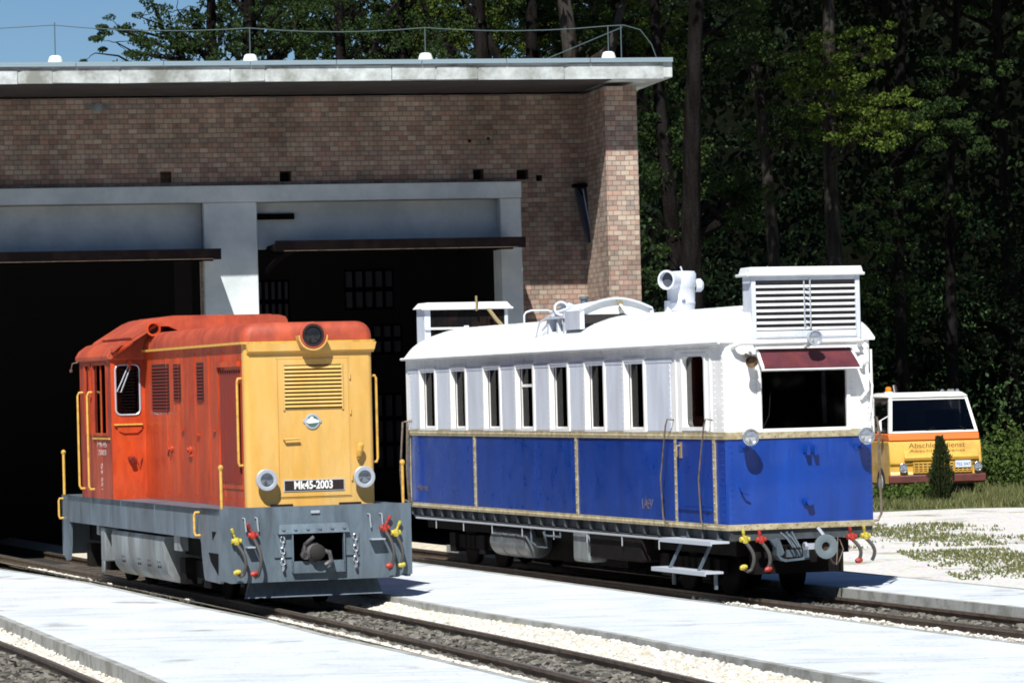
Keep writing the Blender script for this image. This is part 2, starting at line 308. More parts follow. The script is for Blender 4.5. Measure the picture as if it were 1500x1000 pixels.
# ================================================================== GROUND
def groundmat():
    m = bpy.data.materials.new('yard_gravel'); m.use_nodes = True; nt = m.node_tree; N = nt.nodes; L = nt.links; b = N['Principled BSDF']; b.inputs['Roughness'].default_value = .95
    tc = N.new('ShaderNodeTexCoord'); n1 = N.new('ShaderNodeTexNoise'); n1.inputs['Scale'].default_value = .55; n1.inputs['Detail'].default_value = 9; n1.inputs['Roughness'].default_value = .7; L.new(tc.outputs['Object'], n1.inputs['Vector'])
    r = N.new('ShaderNodeValToRGB'); e = r.color_ramp.elements; e[0].position = .36; e[0].color = (.30, .28, .18, 1); e[1].position = .47; e[1].color = (.70, .69, .66, 1)
    L.new(n1.outputs[0], r.inputs[0])
    n2 = N.new('ShaderNodeTexVoronoi'); n2.inputs['Scale'].default_value = 22; L.new(tc.outputs['Object'], n2.inputs['Vector'])
    mu = N.new('ShaderNodeMixRGB'); mu.blend_type = 'MULTIPLY'; mu.inputs[0].default_value = .35; L.new(r.outputs[0], mu.inputs[1]); L.new(n2.outputs['Color'], mu.inputs[2])
    L.new(mu.outputs[0], b.inputs['Base Color'])
    bp = N.new('ShaderNodeBump'); bp.inputs['Strength'].default_value = .7; bp.inputs['Distance'].default_value = .03; L.new(n2.outputs['Distance'], bp.inputs['Height']); L.new(bp.outputs[0], b.inputs['Normal'])
    return m
GZ = -.10
g = MB(); g.add([(-400, -60, GZ), (400, -60, GZ), (400, 900, GZ), (-400, 900, GZ)], [(0, 1, 2, 3)])
smap(g.build('ground', groundmat(), recalc=False), kind='structure')
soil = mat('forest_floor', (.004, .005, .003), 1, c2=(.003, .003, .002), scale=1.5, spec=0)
def strip(L_, R_, z0, z1, name, m, bev=0):
    b = MB(); n = len(L_); vs = [(x, y, z1) for x, y in L_] + [(x, y, z1) for x, y in R_] + [(x, y, z0) for x, y in L_] + [(x, y, z0) for x, y in R_]
    fs = []
    for i in range(n - 1):
        fs += [(i, i + 1, n + i + 1, n + i), (2 * n + i, 3 * n + i, 3 * n + i + 1, 2 * n + i + 1), (i, 2 * n + i, 2 * n + i + 1, i + 1), (n + i, n + i + 1, 3 * n + i + 1, 3 * n + i)]
    fs += [(0, n, 3 * n, 2 * n), (n - 1, 3 * n - 1, 4 * n - 1, 2 * n - 1)]
    b.add(vs, fs); o = b.build(name, m, bevel=bev); return smap(o, kind='structure')
def resamp(p, n):
    d = [0]
    for i in range(1, len(p)): d.append(d[-1] + math.dist(p[i], p[i - 1]))
    out = []
    for k in range(n):
        t = d[-1] * k / (n - 1); i = 1
        while i < len(p) - 1 and d[i] < t: i += 1
        f = (t - d[i - 1]) / (d[i] - d[i - 1]); out.append(tuple(p[i - 1][j] + (p[i][j] - p[i - 1][j]) * f for j in range(len(p[0]))))
    return out
TH = atan(1781 / F); U = Vector((-sin(TH), cos(TH), 0)); V = Vector((cos(TH), sin(TH), 0))
PR = Vector((2.3254, 40.4, 0)); PL = Vector((-3.2743, 40.85, 0))
A_up = [(-8.3, 55.2), (-7.16, 51.0), (-6.42, 49.2), (-5.42, 46.57), (-4.53, 43.83), (-3.43, 40.34), (-2.6, 37.97), (-1.83, 35.26), (-.84, 32.2), (.15, 28.9), (2.4, 21)]
A_lo = [(-10.2, 55.2), (-8.4, 49.6), (-7.2, 45.4), (-6.4, 42.5), (-5.56, 39.51), (-4.9, 37.1), (-4.25, 34.72), (-3.27, 31.2), (-2.55, 28.4), (-1.8, 25.5), (-.6, 21)]
B_up = [(-3.1, 55.2), (-1.47, 50.19), (-.07, 45.8), (1.09, 42.0), (1.74, 39.9), (2.4, 37.95), (3.4, 34.8), (4.36, 31.87), (7.6, 21)]
B_lo = [(-5.75, 55.2), (-4.3, 50.7), (-2.75, 46), (-1.73, 42.75), (-1.05, 40.3), (-.2, 37.6), (.89, 34.4), (1.5, 32.2), (2.37, 29.22), (4.8, 21)]
C_lo = [(-1.05, 55.2), (1.6, 47.2), (3.2, 42.3), (4.21, 39.2), (5.03, 36.77), (10.2, 21)]
C_up = [(.55, 55.2), (3.4, 46.4), (4.6, 42.8), (5.49, 40.08), (11.8, 21)]
def plat(a, b, name):
    a = resamp(a, 60); b = resamp(b, 60); strip(a, b, GZ, .10, name, M['conc'], .012)
    # kerb stones along both edges, 4 mm proud
plat(A_up, A_lo, 'pavement_left'); plat(B_up, B_lo, 'pavement_middle'); plat(C_lo, C_up, 'pavement_right')
def kerb(a, b, name):
    a = resamp(a, 60); b = resamp(b, 60); R_ = random.Random(4)
    for (p, q) in ((a, b), (b, a)):
        o_ = []; i_ = []
        for u_, v_ in zip(p, q):
            d = Vector((v_[0] - u_[0], v_[1] - u_[1])).normalized(); j = R_.uniform(-.008, .008); o_.append((u_[0] - d.x * (.012 + j), u_[1] - d.y * (.012 + j))); i_.append((u_[0] + d.x * .07, u_[1] + d.y * .07))
        strip(o_, i_, GZ - .02, .1035, name, M['kerb'])
kerb(A_up, A_lo, 'kerb'); kerb(B_up, B_lo, 'kerb'); kerb(C_lo, C_up, 'kerb')
def joints(a, b, name):  # expansion joints and hairline cracks, thin dark sheets on the slab
    m_ = MB(); a = resamp(a, 60); b = resamp(b, 60)
    for i in (9, 17, 26, 34, 43, 51):
        p, q = Vector((*a[i], .1042)), Vector((*b[i], .1042)); d = Vector((0, .007, 0)); p += (q - p) * .01; q += (p - q) * .01
        m_.add([p - d, q - d, q + d, p + d], [(0, 1, 2, 3)])
    smap(m_.build(name, mat('slab_joint', (.42, .46, .50), .9), recalc=False), kind='structure')
joints(A_up, A_lo, 'pavement_joints'); joints(B_up, B_lo, 'pavement_joints'); joints(C_lo, C_up, 'pavement_joints')

# ---- tracks
def track(name, label, cpts, n, sleepers=True):
    cp = resamp(cpts, n); root = empty(name, (cp[n // 2][0], cp[n // 2][1], GZ), 0, label, 'railway track', 'narrow gauge tracks')
    O = (cp[n // 2][0], cp[n // 2][1], GZ)
    prof = [(-.045, 0), (-.045, .012), (-.01, .025), (-.01, .085), (-.028, .095), (-.028, .12), (.028, .12), (.028, .095), (.01, .085), (.01, .025), (.045, .012), (.045, 0)]
    for s_ in (-1, 1):
        b = MB(); t = MB(); k = len(prof); vs = []; tv = []
        for i, p in enumerate(cp):
            p = Vector((*p, 0)); d = (Vector((*cp[min(i + 1, n - 1)], 0)) - Vector((*cp[max(i - 1, 0)], 0))).normalized(); nr = Vector((d.y, -d.x, 0))
            for a, h in prof: vs.append(p + nr * (s_ * .405 + a) + Vector((0, 0, GZ + h)))
            tv += [p + nr * (s_ * .405 - .024) + Vector((0, 0, GZ + .123)), p + nr * (s_ * .405 + .024) + Vector((0, 0, GZ + .123))]
        b.add(vs, [(i * k + j, i * k + (j + 1) % k, (i + 1) * k + (j + 1) % k, (i + 1) * k + j) for i in range(n - 1) for j in range(k)])
        r = b.build('rail', M['rail'], root, off=O); t.add(tv, [(2 * i, 2 * i + 1, 2 * i + 3, 2 * i + 2) for i in range(n - 1)]); t.build('rail_head', M['railtop'], r, off=O, recalc=False)
    L = sum(math.dist(cp[i], cp[i + 1]) for i in range(n - 1)); ns = min(95, int(L / .62)); sp = resamp(cpts, ns)
    for i in range(ns):
        a = Vector((*sp[max(i - 1, 0)], 0)); c = Vector((*sp[min(i + 1, ns - 1)], 0)); d = (c - a).normalized(); nr = Vector((d.y, -d.x, 0)); p = Vector((*sp[i], 0))
        if p.y > 55.5: continue
        e = MB(); h = [p + nr * sx * .7 + d * sy * .1 + Vector((0, 0, zz)) for zz in (GZ - .03, GZ + .018) for sx, sy in ((-1, -1), (1, -1), (1, 1), (-1, 1))]
        e.hexa(h); e.build('sleeper', M['sleeper'], root, off=O)
    return cp
def LU(P, u, v): q = P + U * u + V * v; return (q.x, q.y)
tl = [LU(PL, u, v) for v, u in ((1.12, 24), (1.12, 10), (1.12, 3), (1.08, 0), (1.0, -3), (.91, -6), (.80, -9), (.66, -11.5), (.46, -14.5), (.2, -18))]
tr_ = [LU(PR, 26, .86), LU(PR, -18, .86)]
tn = [(-10.8, 55), (-8.7, 47.7), (-5.58, 36.7), (-4.86, 34.3), (-4.1, 31.6), (-3.2, 28.5), (-1.6, 22)]
c1 = track('railway_track', 'curving track the orange and yellow locomotive stands on', tl, 70)
c2 = track('railway_track', 'straight track the blue and white railcar stands on', tr_, 12)
c3 = track('railway_track', 'track in the bottom left corner with only its rail in view', tn, 40)
# ---- ballast beds
def bed(c, w0, name, m, dz):
    a = []; b = []; n = len(c)
    for i, p in enumerate(c):
        d = Vector((c[min(i + 1, n - 1)][0] - c[max(i - 1, 0)][0], c[min(i + 1, n - 1)][1] - c[max(i - 1, 0)][1])).normalized(); a.append((p[0] + d.y * w0, p[1] - d.x * w0)); b.append((p[0] - d.y * w0, p[1] + d.x * w0))
    m_ = MB(); m_.add([(x, y, GZ + dz) for x, y in a] + [(x, y, GZ + dz) for x, y in b], [(i, i + 1, n + i + 1, n + i) for i in range(n - 1)]); smap(m_.build(name, m, recalc=False), kind='structure')
darkb = mat('dark_ballast', (.085, .08, .072), .95, c2=(.035, .032, .03), scale=9, bump=1, bscale=40)
for c_ in (c1, c2, c3): bed(resamp(c_, 60), .66, 'ballast_bed', darkb, .006)
# ---- loose stones (uncountable)
def stonemat(name, a, b_):
    m = leafmat(name, a, b_, 0.0); return m
def ico(r):
    t = (1 + 5 ** .5) / 2; v = [(-1, t, 0), (1, t, 0), (-1, -t, 0), (1, -t, 0), (0, -1, t), (0, 1, t), (0, -1, -t), (0, 1, -t), (t, 0, -1), (t, 0, 1), (-t, 0, -1), (-t, 0, 1)]
    f = [(0, 11, 5), (0, 5, 1), (0, 1, 7), (0, 7, 10), (0, 10, 11), (1, 5, 9), (5, 11, 4), (11, 10, 2), (10, 7, 6), (7, 1, 8), (3, 9, 4), (3, 4, 2), (3, 2, 6), (3, 6, 8), (3, 8, 9), (4, 9, 5), (2, 4, 11), (6, 2, 10), (8, 6, 7), (9, 8, 1)]
    return [Vector(p) * r / 1.9 for p in v], f
def stones(name, label_m, pos, smin, smax):
    b = MB(); iv, jf = ico(1); R = random.Random(3); vs = []; fs = []
    for x, y, z in pos:
        s = smin + (smax - smin) * R.random() ** 2.2; rot = Matrix.Rotation(R.uniform(0, 6.28), 3, 'Z') @ Matrix.Rotation(R.uniform(0, 3), 3, 'X'); sc = (s * R.uniform(.7, 1.2), s * R.uniform(.7, 1.2), s * R.uniform(.45, .8)); o = len(vs)
        for p in iv:
            q = rot @ p; k = R.uniform(.75, 1.15); vs.append((x + q.x * sc[0] * k, y + q.y * sc[1] * k, z + q.z * sc[2] * k))
        fs += [tuple(o + i for i in f) for f in jf]
    b.add(vs, fs); return smap(b.build(name, label_m, recalc=False), kind='stuff')
def band(c, lo, hi, n, y0, y1, seed, z=GZ + .02, zs=.25):
    R = random.Random(seed); out = []; c = [p for p in resamp(c, 200)]
    while len(out) < n:
        i = R.randrange(0, 198); p = c[i]; q = c[i + 1]; f = R.random(); x = p[0] + (q[0] - p[0]) * f; y = p[1] + (q[1] - p[1]) * f
        if not (y0 < y < y1): continue
        d = Vector((q[0] - p[0], q[1] - p[1])).normalized(); s = R.uniform(lo, hi)
        if abs(abs(s) - .405) < .05: continue
        out.append((x + d.y * s, y - d.x * s, z + R.uniform(-.01, .012) + (max(0, abs(s) - .5) * zs)))
    return out
mdk = stonemat('ballast_stone', (.012, .011, .010), (.20, .19, .165)); mlt = stonemat('pale_gravel', (.42, .40, .35), (.72, .70, .65))
# direction of travel is towards the camera for c1..c3; +s is to the left of the picture there, see band()
stones('ballast_gravel', mdk, band(c1, -.36, .36, 15000, 27, 42, 1) + band(c1, .42, .62, 5000, 27, 41, 11) + band(c2, -.36, .36, 8000, 30, 42, 2) + band(c2, -.6, -.43, 1500, 30, 42, 22) + band(c3, -.36, .36, 4500, 29, 38, 4), .018, .075)
stones('pale_gravel', mlt, band(c1, -1.0, -.44, 11000, 27, 42, 5) + band(c1, .53, .85, 3500, 27, 40, 15) + band(c1, -.4, .5, 700, 27, 42, 55) + band(c2, -1.0, -.45, 2500, 31, 46, 6) + band(c2, .45, .8, 1200, 31, 42, 16) + band(c3, -1.05, -.45, 5000, 29, 46, 7) + band(c1, .5, .8, 700, 44, 54, 17), .016, .045)
# earth shoulders between the kerbs and the rails
pale = mat('pale_shoulder', (.62, .59, .50), .95, c2=(.44, .40, .30), scale=6, bump=.8, bscale=50, amt=.9)
def shoulder(c, lo, hi, z, z2=None):
    z2 = z if z2 is None else z2
    a = []; b = []; c = resamp(c, 60); n = 60
    for i, p in enumerate(c):
        d = Vector((c[min(i + 1, n - 1)][0] - c[max(i - 1, 0)][0], c[min(i + 1, n - 1)][1] - c[max(i - 1, 0)][1])).normalized()
        lo_ = lo + .04 * noise.noise(Vector((i * .5, z * 99, 0))); a.append((p[0] + d.y * lo_, p[1] - d.x * lo_)); b.append((p[0] + d.y * hi, p[1] - d.x * hi))
    m_ = MB(); m_.add([(x, y, z) for x, y in a] + [(x, y, z2) for x, y in b], [(i, i + 1, n + i + 1, n + i) for i in range(n - 1)]); smap(m_.build('gravel_shoulder', pale, recalc=False), kind='structure')
shoulder(c1, -.50, -.95, GZ + .02, GZ + .15); shoulder(c2, -.52, -1.1, GZ + .02, GZ + .12); shoulder(c3, -.48, -1.5, GZ + .04, GZ + .16); shoulder(c1, .56, .95, GZ + .02, GZ + .14)

# ================================================================== ENGINE SHED
TB = radians(11); PB = (-7.5, 56.0, 0)
shed = empty('engine_shed', PB, TB, 'long brick engine shed with two open bays under a flat concrete roof', 'shed')
W0, W1 = -9.0, 9.38
wl = MB()
wl.holed(lambda a, b, d: (a, d, b), (W0, 9.36), (-.1, 7.0), [(-4.9, 2.84, -.1 + 1e-4, 5.37), (3.67, 7.47, -.1 + 1e-4, 5.37)] +
         [(a, b, c, d) for a, b, c, d in ((2.22, 2.39, 5.70, 5.87), (4.06, 4.24, 5.69, 5.85), (7.09, 7.26, 5.68, 5.84), (7.78, 7.97, 5.67, 5.83), (8.09, 8.19, 5.64, 5.74), (7.02, 7.07, 6.26, 6.31), (7.32, 7.37, 6.3, 6.34))], .38)
wl.build('brick_wall', M['brick'], shed, weld=True)
wg = MB(); wg.box(8.86, 9.3595, -1.6, -.002, -.1, 6.98); wg.build('wing_wall', M['brick'], shed)
ww = MB(); ww.box(9.02, 9.36, .383, 14, -.1, 6.98); ww.box(W0, W0 + .35, .383, 14, -.1, 6.98); ww.box(-5, 2.84, .3, .37, 5.38, 6.9); ww.build('side_wall', M['brick'], shed)
hb = MB()
for a, b, c, d in ((2.2, 2.41, 5.68, 5.89), (4.04, 4.26, 5.67, 5.87), (7.07, 7.28, 5.66, 5.86), (7.76, 7.99, 5.65, 5.85), (8.07, 8.21, 5.62, 5.76), (7.0, 7.09, 6.24, 6.33), (7.3, 7.39, 6.28, 6.36)): hb.box(a, b, .385, .41, c, d)
hb.build('vent_backing', M['dark'], shed)
# plaster surround: beam, column, jamb, lintels
bm_ = MB(); bm_.box(-5.2, 7.80, -.26, .05, 5.375, 5.63); bm_.build('concrete_beam', M['plaster'], shed, bevel=.012)
cl = MB(); cl.box(2.845, 3.67, -.18, .5, -.1, 5.372); cl.build('column', M['plaster'], shed, bevel=.012)
jb = MB(); jb.box(7.465, 7.80, -.20, .45, -.1, 5.372); jb.build('door_jamb', M['plaster'], shed, bevel=.012)
jb = MB(); jb.box(-5.2, -4.9, -.20, .45, -.1, 5.372); jb.build('door_jamb', M['plaster'], shed, bevel=.012)
for a, b in ((-4.898, 2.843), (3.672, 7.463)):
    l_ = MB(); l_.box(a, b, .10, .30, 4.66, 5.37); l_.build('lintel_panel', M['plaster'], shed)
for a, b, z in ((-4.7, 2.97, 4.60), (3.84, 7.64, 4.70)):
    d = MB(); d.box(a, b, -1.15, .35, z - .085, z - .005); d.box(a - .02, b + .02, -1.2, -1.10, z - .13, z + .03); d.box(a - .02, b + .02, -.95, -.85, z - .12, z - .085); d.box(a, b, -.3, -.2, z - .12, z - .086)
    for k in range(7): x = a + .2 + k * (b - a - .4) / 6; d.box(x, x + .05, -1.095, .3, z - .115, z - .0855)
    dd = d.build('overhead_door', M['bar'], shed)
    e = MB(); e.box(a + .1, b - .1, -1.206, -1.2005, z - .128, z - .120); e.build('door_edge', M['rail'], dd)
arm = MB(); arm.tube([(3.78, -.12, 4.28), (3.95, -.6, 4.50), (4.1, -1.0, 4.6)], .05, 6); arm.build('door_arm', M['bar'], shed)
rb = MB(); rb.box(3.70, 4.27, -.02, .098, 5.11, 5.20); rb.build('steel_bracket', M['bar'], shed)
# roof slab with weathered fascia
rf = MB(); rf.box(W0 - .4, 9.74, -2.4, 14.3, 7.04, 7.30); rfo = rf.build('roof', M['fascia'], shed, bevel=.01)
fb = MB()  # broken lower edge and patched render
Rr = random.Random(5); x = W0 - .4
while x < 9.6:
    w_ = Rr.uniform(.5, 2.0); x2 = min(x + w_, 9.735); zt = 7.245 + Rr.uniform(-.03, .01); fb.hexa([(x, -2.418, 7.035 + Rr.uniform(-.015, .01)), (x2 - .015, -2.418, 7.035 + Rr.uniform(-.015, .01)), (x2 - .015, -2.401, 7.035), (x, -2.401, 7.035), (x + Rr.uniform(0, .08), -2.412 - Rr.uniform(0, .006), zt), (x2 - .015, -2.412, zt), (x2 - .015, -2.401, zt), (x, -2.401, zt)]); x = x2
fb.build('fascia_render', mat('patched_render', (.50, .55, .56), .85, c2=(.17, .18, .165), scale=1.7, amt=.9, bump=.3, bscale=15, detail=8), rfo)
cp_ = MB()
x = W0 - .45
while x < 9.7:
    x2 = min(x + 1.28, 9.79); cp_.box(x, x2 - .012, -2.46, -2.30, 7.302, 7.335); cp_.box(x, x2 - .012, -2.462, -2.44, 7.27, 7.301); x = x2
cp_.build('roof_flashing', M['cap'], rfo)
sf = MB(); sf.box(W0 + .1, 8.84, -2.2, -.02, 7.028, 7.036); sf.build('soffit', mat('shade_soffit', (.035, .026, .024), .95, c2=(.018, .014, .013), scale=2), rfo)  # near-black brown paints in the shade under the eaves
# inside
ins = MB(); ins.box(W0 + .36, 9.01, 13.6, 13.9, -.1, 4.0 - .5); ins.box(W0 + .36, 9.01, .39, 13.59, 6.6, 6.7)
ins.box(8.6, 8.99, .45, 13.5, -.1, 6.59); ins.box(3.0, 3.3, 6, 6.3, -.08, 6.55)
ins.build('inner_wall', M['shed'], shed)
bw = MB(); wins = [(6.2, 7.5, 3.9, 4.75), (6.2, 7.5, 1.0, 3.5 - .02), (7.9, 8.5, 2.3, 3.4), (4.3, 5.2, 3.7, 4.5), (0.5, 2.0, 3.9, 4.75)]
fl = MB(); fl.box(W0 + .36, 9.0, .3, 13.6, GZ, -.085 + .004); fl.build('shed_floor', M['dusky'], shed)
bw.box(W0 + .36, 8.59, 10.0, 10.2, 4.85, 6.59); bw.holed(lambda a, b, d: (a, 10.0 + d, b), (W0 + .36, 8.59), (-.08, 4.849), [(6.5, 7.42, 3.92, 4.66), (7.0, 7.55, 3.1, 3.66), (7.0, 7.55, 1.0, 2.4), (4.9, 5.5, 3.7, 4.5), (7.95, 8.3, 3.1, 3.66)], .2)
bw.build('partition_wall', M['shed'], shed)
for a, b, c, d, nx, nz in ((6.5, 7.42, 3.92, 4.66, 5, 2), (7.0, 7.55, 3.1, 3.66, 3, 2), (7.0, 7.55, 1.0, 2.4, 3, 3), (4.9, 5.5, 3.7, 4.5, 5, 2), (7.95, 8.3, 3.1, 3.66, 2, 1)):
    f_ = MB()
    for i in range(nx + 1): x = a + (b - a) * i / nx; f_.box(x - .028, x + .028, 10.02, 10.06, c, d)
    for i in range(nz + 1): z = c + (d - c) * i / nz; f_.box(a, b, 10.022, 10.058, z - .04, z + .04)
    wf = f_.build('window_frame', M['bar'], shed)
    p = MB(); p.box(a, b, 10.07, 10.075, c, d); p.build('pane', M['pane'], wf)
# lamp housing hanging by the corner
lp = empty('wall_lamp', (0, 0, 0), 0, 'dark slanting lamp housing hung on the brick wall beside the corner pier', 'lamp'); mB = Matrix.Translation(PB) @ Matrix.Rotation(TB, 4, 'Z')
lp.matrix_world = mB @ Matrix.Translation((8.82, 0, 4.6))
a = MB(); a.hexa([(.0, -.35, .05), (.13, -.35, .05), (.13, -.22, .05), (0, -.22, .05), (-.14, -.14, .92), (.06, -.14, .92), (.06, -.02, .92), (-.14, -.02, .92)]); hs = a.build('housing', mat('lamp_housing', (.025, .028, .045), .5), lp, bevel=.01)
a = MB(); a.box(-.17, .12, -.22, -.004, .93, .985); a.tube([(-.1, -.1, .95), (-.05, -.25, .8)], .012, 6); a.build('bracket', M['bar'], lp)
a = MB(); a.box(.08, .094, -.355, -.35, .1, .12); a.tube([(.075, -.345, .06), (-.02, -.15, .9)], .01, 6); a.build('edge_strip', M['ring'], lp)
# winged relief high on wall under the eaves
pt = empty('wall_emblem', (0, 0, 0), 0, 'faint grey winged emblem high on the shaded brick wall at left', 'emblem'); pt.matrix_world = mB @ Matrix.Translation((1.3, -.004, 6.86))
a = MB(); a.lathe((0, 0, 0), (0, -1, 0), [(0, .07), (.02, .07), (.025, .0)], 16)
for sx in (-1, 1):
    for k in range(3): a.hexa([(sx * .05, -.015, -.05 + k * .035), (sx * (.2 - .03 * (2 - k)), -.012, -.02 + k * .035), (sx * (.2 - .03 * (2 - k)), 0, -.02 + k * .035), (sx * .05, 0, -.05 + k * .035), (sx * .05, -.015, -.025 + k * .035), (sx * (.2 - .03 * (2 - k)), -.012, .0 + k * .035), (sx * (.2 - .03 * (2 - k)), 0, .0 + k * .035), (sx * .05, 0, -.025 + k * .035)])
a.build('relief', M['lgrey'], pt)
# lightning conductor on the roof edge
lc = empty('lightning_conductor', (0, 0, 0), 0, 'thin lightning conductor wire on rods along the shed roof edge', 'conductor'); lc.matrix_world = mB @ Matrix.Translation((4, -2.0, 7.30))
a = MB(); zr = [(-8, .58), (-3.5, .62), (-.6, .56), (2.04, .55), (4.85, .56), (5.1, .57), (5.35, .5), (5.52, .28), (5.62, .0)]
pts = []
for i in range(len(zr) - 1):
    for k in range(6):
        f = k / 6; x = zr[i][0] + (zr[i + 1][0] - zr[i][0]) * f; sag = (.06 if zr[i + 1][0] - zr[i][0] > 1.5 else 0) * 4 * f * (1 - f); pts.append((x, 0, zr[i][1] + (zr[i + 1][1] - zr[i][1]) * f - sag))
pts.append((5.62, 0, .0)); a.tube(pts, .0075, 6); a.build('wire', M['wireb'], lc)
a = MB()
for x, h in ((-3.48, .66), (-.6, .56), (2.04, .55), (4.85, .56)): a.tube([(x, 0, .05), (x, 0, h)], .009, 6)
a.tube([(5.05, 0, .0), (5.05, 0, .57)], .009, 6); a.tube([(4.0, .9, .12), (5.1, .1, .55)], .008, 6)
a.build('rod', M['wireb'], lc)
for x in (-3.48, -.6, 2.04, 4.85):
    a = MB(); a.lathe((x, 0, .0), (0, 0, 1), [(0, .13), (.04, .125), (.155, .085), (.17, .06), (.17, 0)], 14); a.build('base_block', M['blockw'], lc)

# ================================================================== RAILCAR
RX = .8725; RY = 6.1
rc = empty('railcar', tuple(PR + V * RX + U * RY), TH, 'old blue and white riveted railcar with roof radiator and maroon visor', 'railcar')
OR = (RX, RY, 0)
def RB(mb, name, m, parent=None, **k): return mb.build(name, m, parent or rc, off=OR, **k)
W, LN = 1.745, 12.24
WIN = [(2.56, 3.21), (3.94, 4.60), (5.26, 5.93), (6.60, 7.28), (7.97, 8.63), (9.45, 10.09), (10.84, 11.53)]
Z0, ZB, ZG = .805, 1.80, 2.87
T = .05
# lower blue shell
b = MB(); b.box(0, T, .06, LN - .06, Z0, ZB); b.box(W - T, W, .06, LN - .06, Z0, ZB)
RB(b, 'lower_side', M['blue'])
b = MB(); b.prism([(0, .06), (.015, .02), (.06, 0), (W - .06, 0), (W - .015, .02), (W, .06), (W - T, .06), (W - .08, T), (.08, T), (T, .06)], Z0, ZB, 'z'); RB(b, 'lower_front', M['blue'])
b = MB(); b.box(0.0, W, LN - .059, LN, Z0, ZB); RB(b, 'lower_end', M['blue'])
# upper white shell with window openings
hol = [(a, c, 1.90, 2.70) for a, c in WIN] + [(.62, 1.30, 1.93, 2.72)]
b = MB(); b.holed(lambda a, z, d: (d, a, z), (.06, LN - .06), (ZB + .001, ZG), hol, T); RB(b, 'upper_side', M['white'], weld=True)
b = MB(); b.holed(lambda a, z, d: (W - d, a, z), (.06, LN - .06), (ZB + .001, ZG), hol, T); RB(b, 'upper_side', M['white'], weld=True)
b = MB(); b.holed(lambda a, z, d: (a, d, z), (.06, W - .06), (ZB + .001, ZG), [(.41, 1.435, 1.90, 2.60)], T)
b.add([(0, .06, ZB), (.015, .02, ZB), (.06, 0, ZB), (0, .06, ZG), (.015, .02, ZG), (.06, 0, ZG)], [(0, 1, 4, 3), (1, 2, 5, 4)], True)
b.add([(W, .06, ZB), (W - .015, .02, ZB), (W - .06, 0, ZB), (W, .06, ZG), (W - .015, .02, ZG), (W - .06, 0, ZG)], [(0, 3, 4, 1), (1, 4, 5, 2)], True)
RB(b, 'upper_front', M['white'], weld=True)
b = MB(); b.holed(lambda a, z, d: (a, LN - .05 + d, z), (0.0, W), (ZB + .001, ZG), [(.41, 1.435, 1.90, 2.55)], T); RB(b, 'upper_end', M['white'], weld=True)
# pale recessed panels between windows, white window surrounds proud of the side
ed = [1.62] + [x for p in WIN for x in p] + [12.1]
for i in range(0, len(ed) - 1, 2):
    a, c = ed[i] + .075, ed[i + 1] - .075
    if i == 0: a = 1.70; 
    if c - a < .1: continue
    b = MB(); b.box(-.004, -.0005, a, c, 1.885, 2.66)
    for z in [1.92 + .065 * k for k in range(12)]:
        for y in (a + .012, c - .012): b.rivet((-.004, y, z), (-1, 0, 0), .009)
    RB(b, 'side_panel', M['blueg'])
b = MB(); b.box(-.0075, -.0045, 1.62, 12.15, 2.665, 2.71)
for k in range(170): b.rivet((-.0075, 1.66 + k * .0616, 2.687), (-1, 0, 0), .010)
for a, c in WIN: pass
RB(b, 'cornice_strip', M['blueg'])
for i, (a, c) in enumerate(WIN):
    for sx in (0, 1):
        X = (lambda x: x) if sx == 0 else (lambda x: W - x)
        f = MB()
        for q in ((a - .045, a, 1.87, 2.735), (c, c + .045, 1.87, 2.735), (a, c, 2.70, 2.735), (a, c, 1.868, 1.90)): f.box(X(-.018), X(.0), *q)
        for q in ((a + .001, a + .03, 1.901, 2.699), (c - .03, c - .001, 1.901, 2.699), (a + .03, c - .03, 2.67, 2.699), (a + .03, c - .03, 1.901, 1.925)): f.box(X(.06), X(.085), *q)
        if i == 3: f.box(X(.055), X(.082), a + .03, c - .03, 2.43, 2.465)
        wf = RB(f, 'window', M['white'])
        p = MB(); p.box(X(.070), X(.074), a + .03, c - .03, 1.925, 2.67); RB(p, 'pane', M['glass'] if sx == 0 else M['dglass'], wf)
        if sx == 1:
            cu = MB(); cu.add([(W - .10 - .012 * sin(k_ * 1.9), a - .05 + k_ * .04, z_) for k_ in range(20) for z_ in (1.86, 2.76)], [(2 * k_, 2 * k_ + 1, 2 * k_ + 3, 2 * k_ + 2) for k_ in range(19)], True); RB(cu, 'curtain', M['dcurtain'], wf, recalc=False)
        if sx == 0 and i in (0, 1, 2):
            cu = MB(); n = 14
            cu.add([(.11 + .012 * sin(k * 1.9), a + .02 + k * .012, z) for k in range(n) for z in (1.9, 2.7)], [(2 * k, 2 * k + 1, 2 * k + 3, 2 * k + 2) for k in range(n - 1)], True); RB(cu, 'curtain', M['curtain'], wf, recalc=False)
# door
d = MB()
for q in ((.42, .455, 1.88, 2.80), (1.50, 1.535, 1.88, 2.80), (.455, 1.50, 2.765, 2.80)): d.box(-.012, -.0005, *q)
door = RB(d, 'door', M['white'])
d = MB(); d.box(-.006, -.0008, .457, 1.498, .845, 1.78); d.box(-.022, -.007, .46, 1.497, 1.0, 1.03); d.box(-.012, -.007, .42, .45, .865, 1.79); d.box(-.012, -.007, 1.5, 1.53, .865, 1.79); RB(d, 'door_panel', M['blue'], door)
d = MB()
for q in ((.575, .62, 1.89, 2.76), (1.30, 1.345, 1.89, 2.76), (.62, 1.30, 2.72, 2.76), (.62, 1.30, 1.89, 1.93)): d.box(-.016, 0, *q)
for cy, cz, sy, sz in ((.62, 2.72, 1, -1), (1.3, 2.72, -1, -1), (.62, 1.93, 1, 1), (1.3, 1.93, -1, 1)):
    d.prism([(cy, cz)] + [(cy + sy * .09 * (1 - cos(t * pi / 8)), cz + sz * .09 * (1 - sin(t * pi / 8))) for t in range(5)], -.01, .04, 'x')
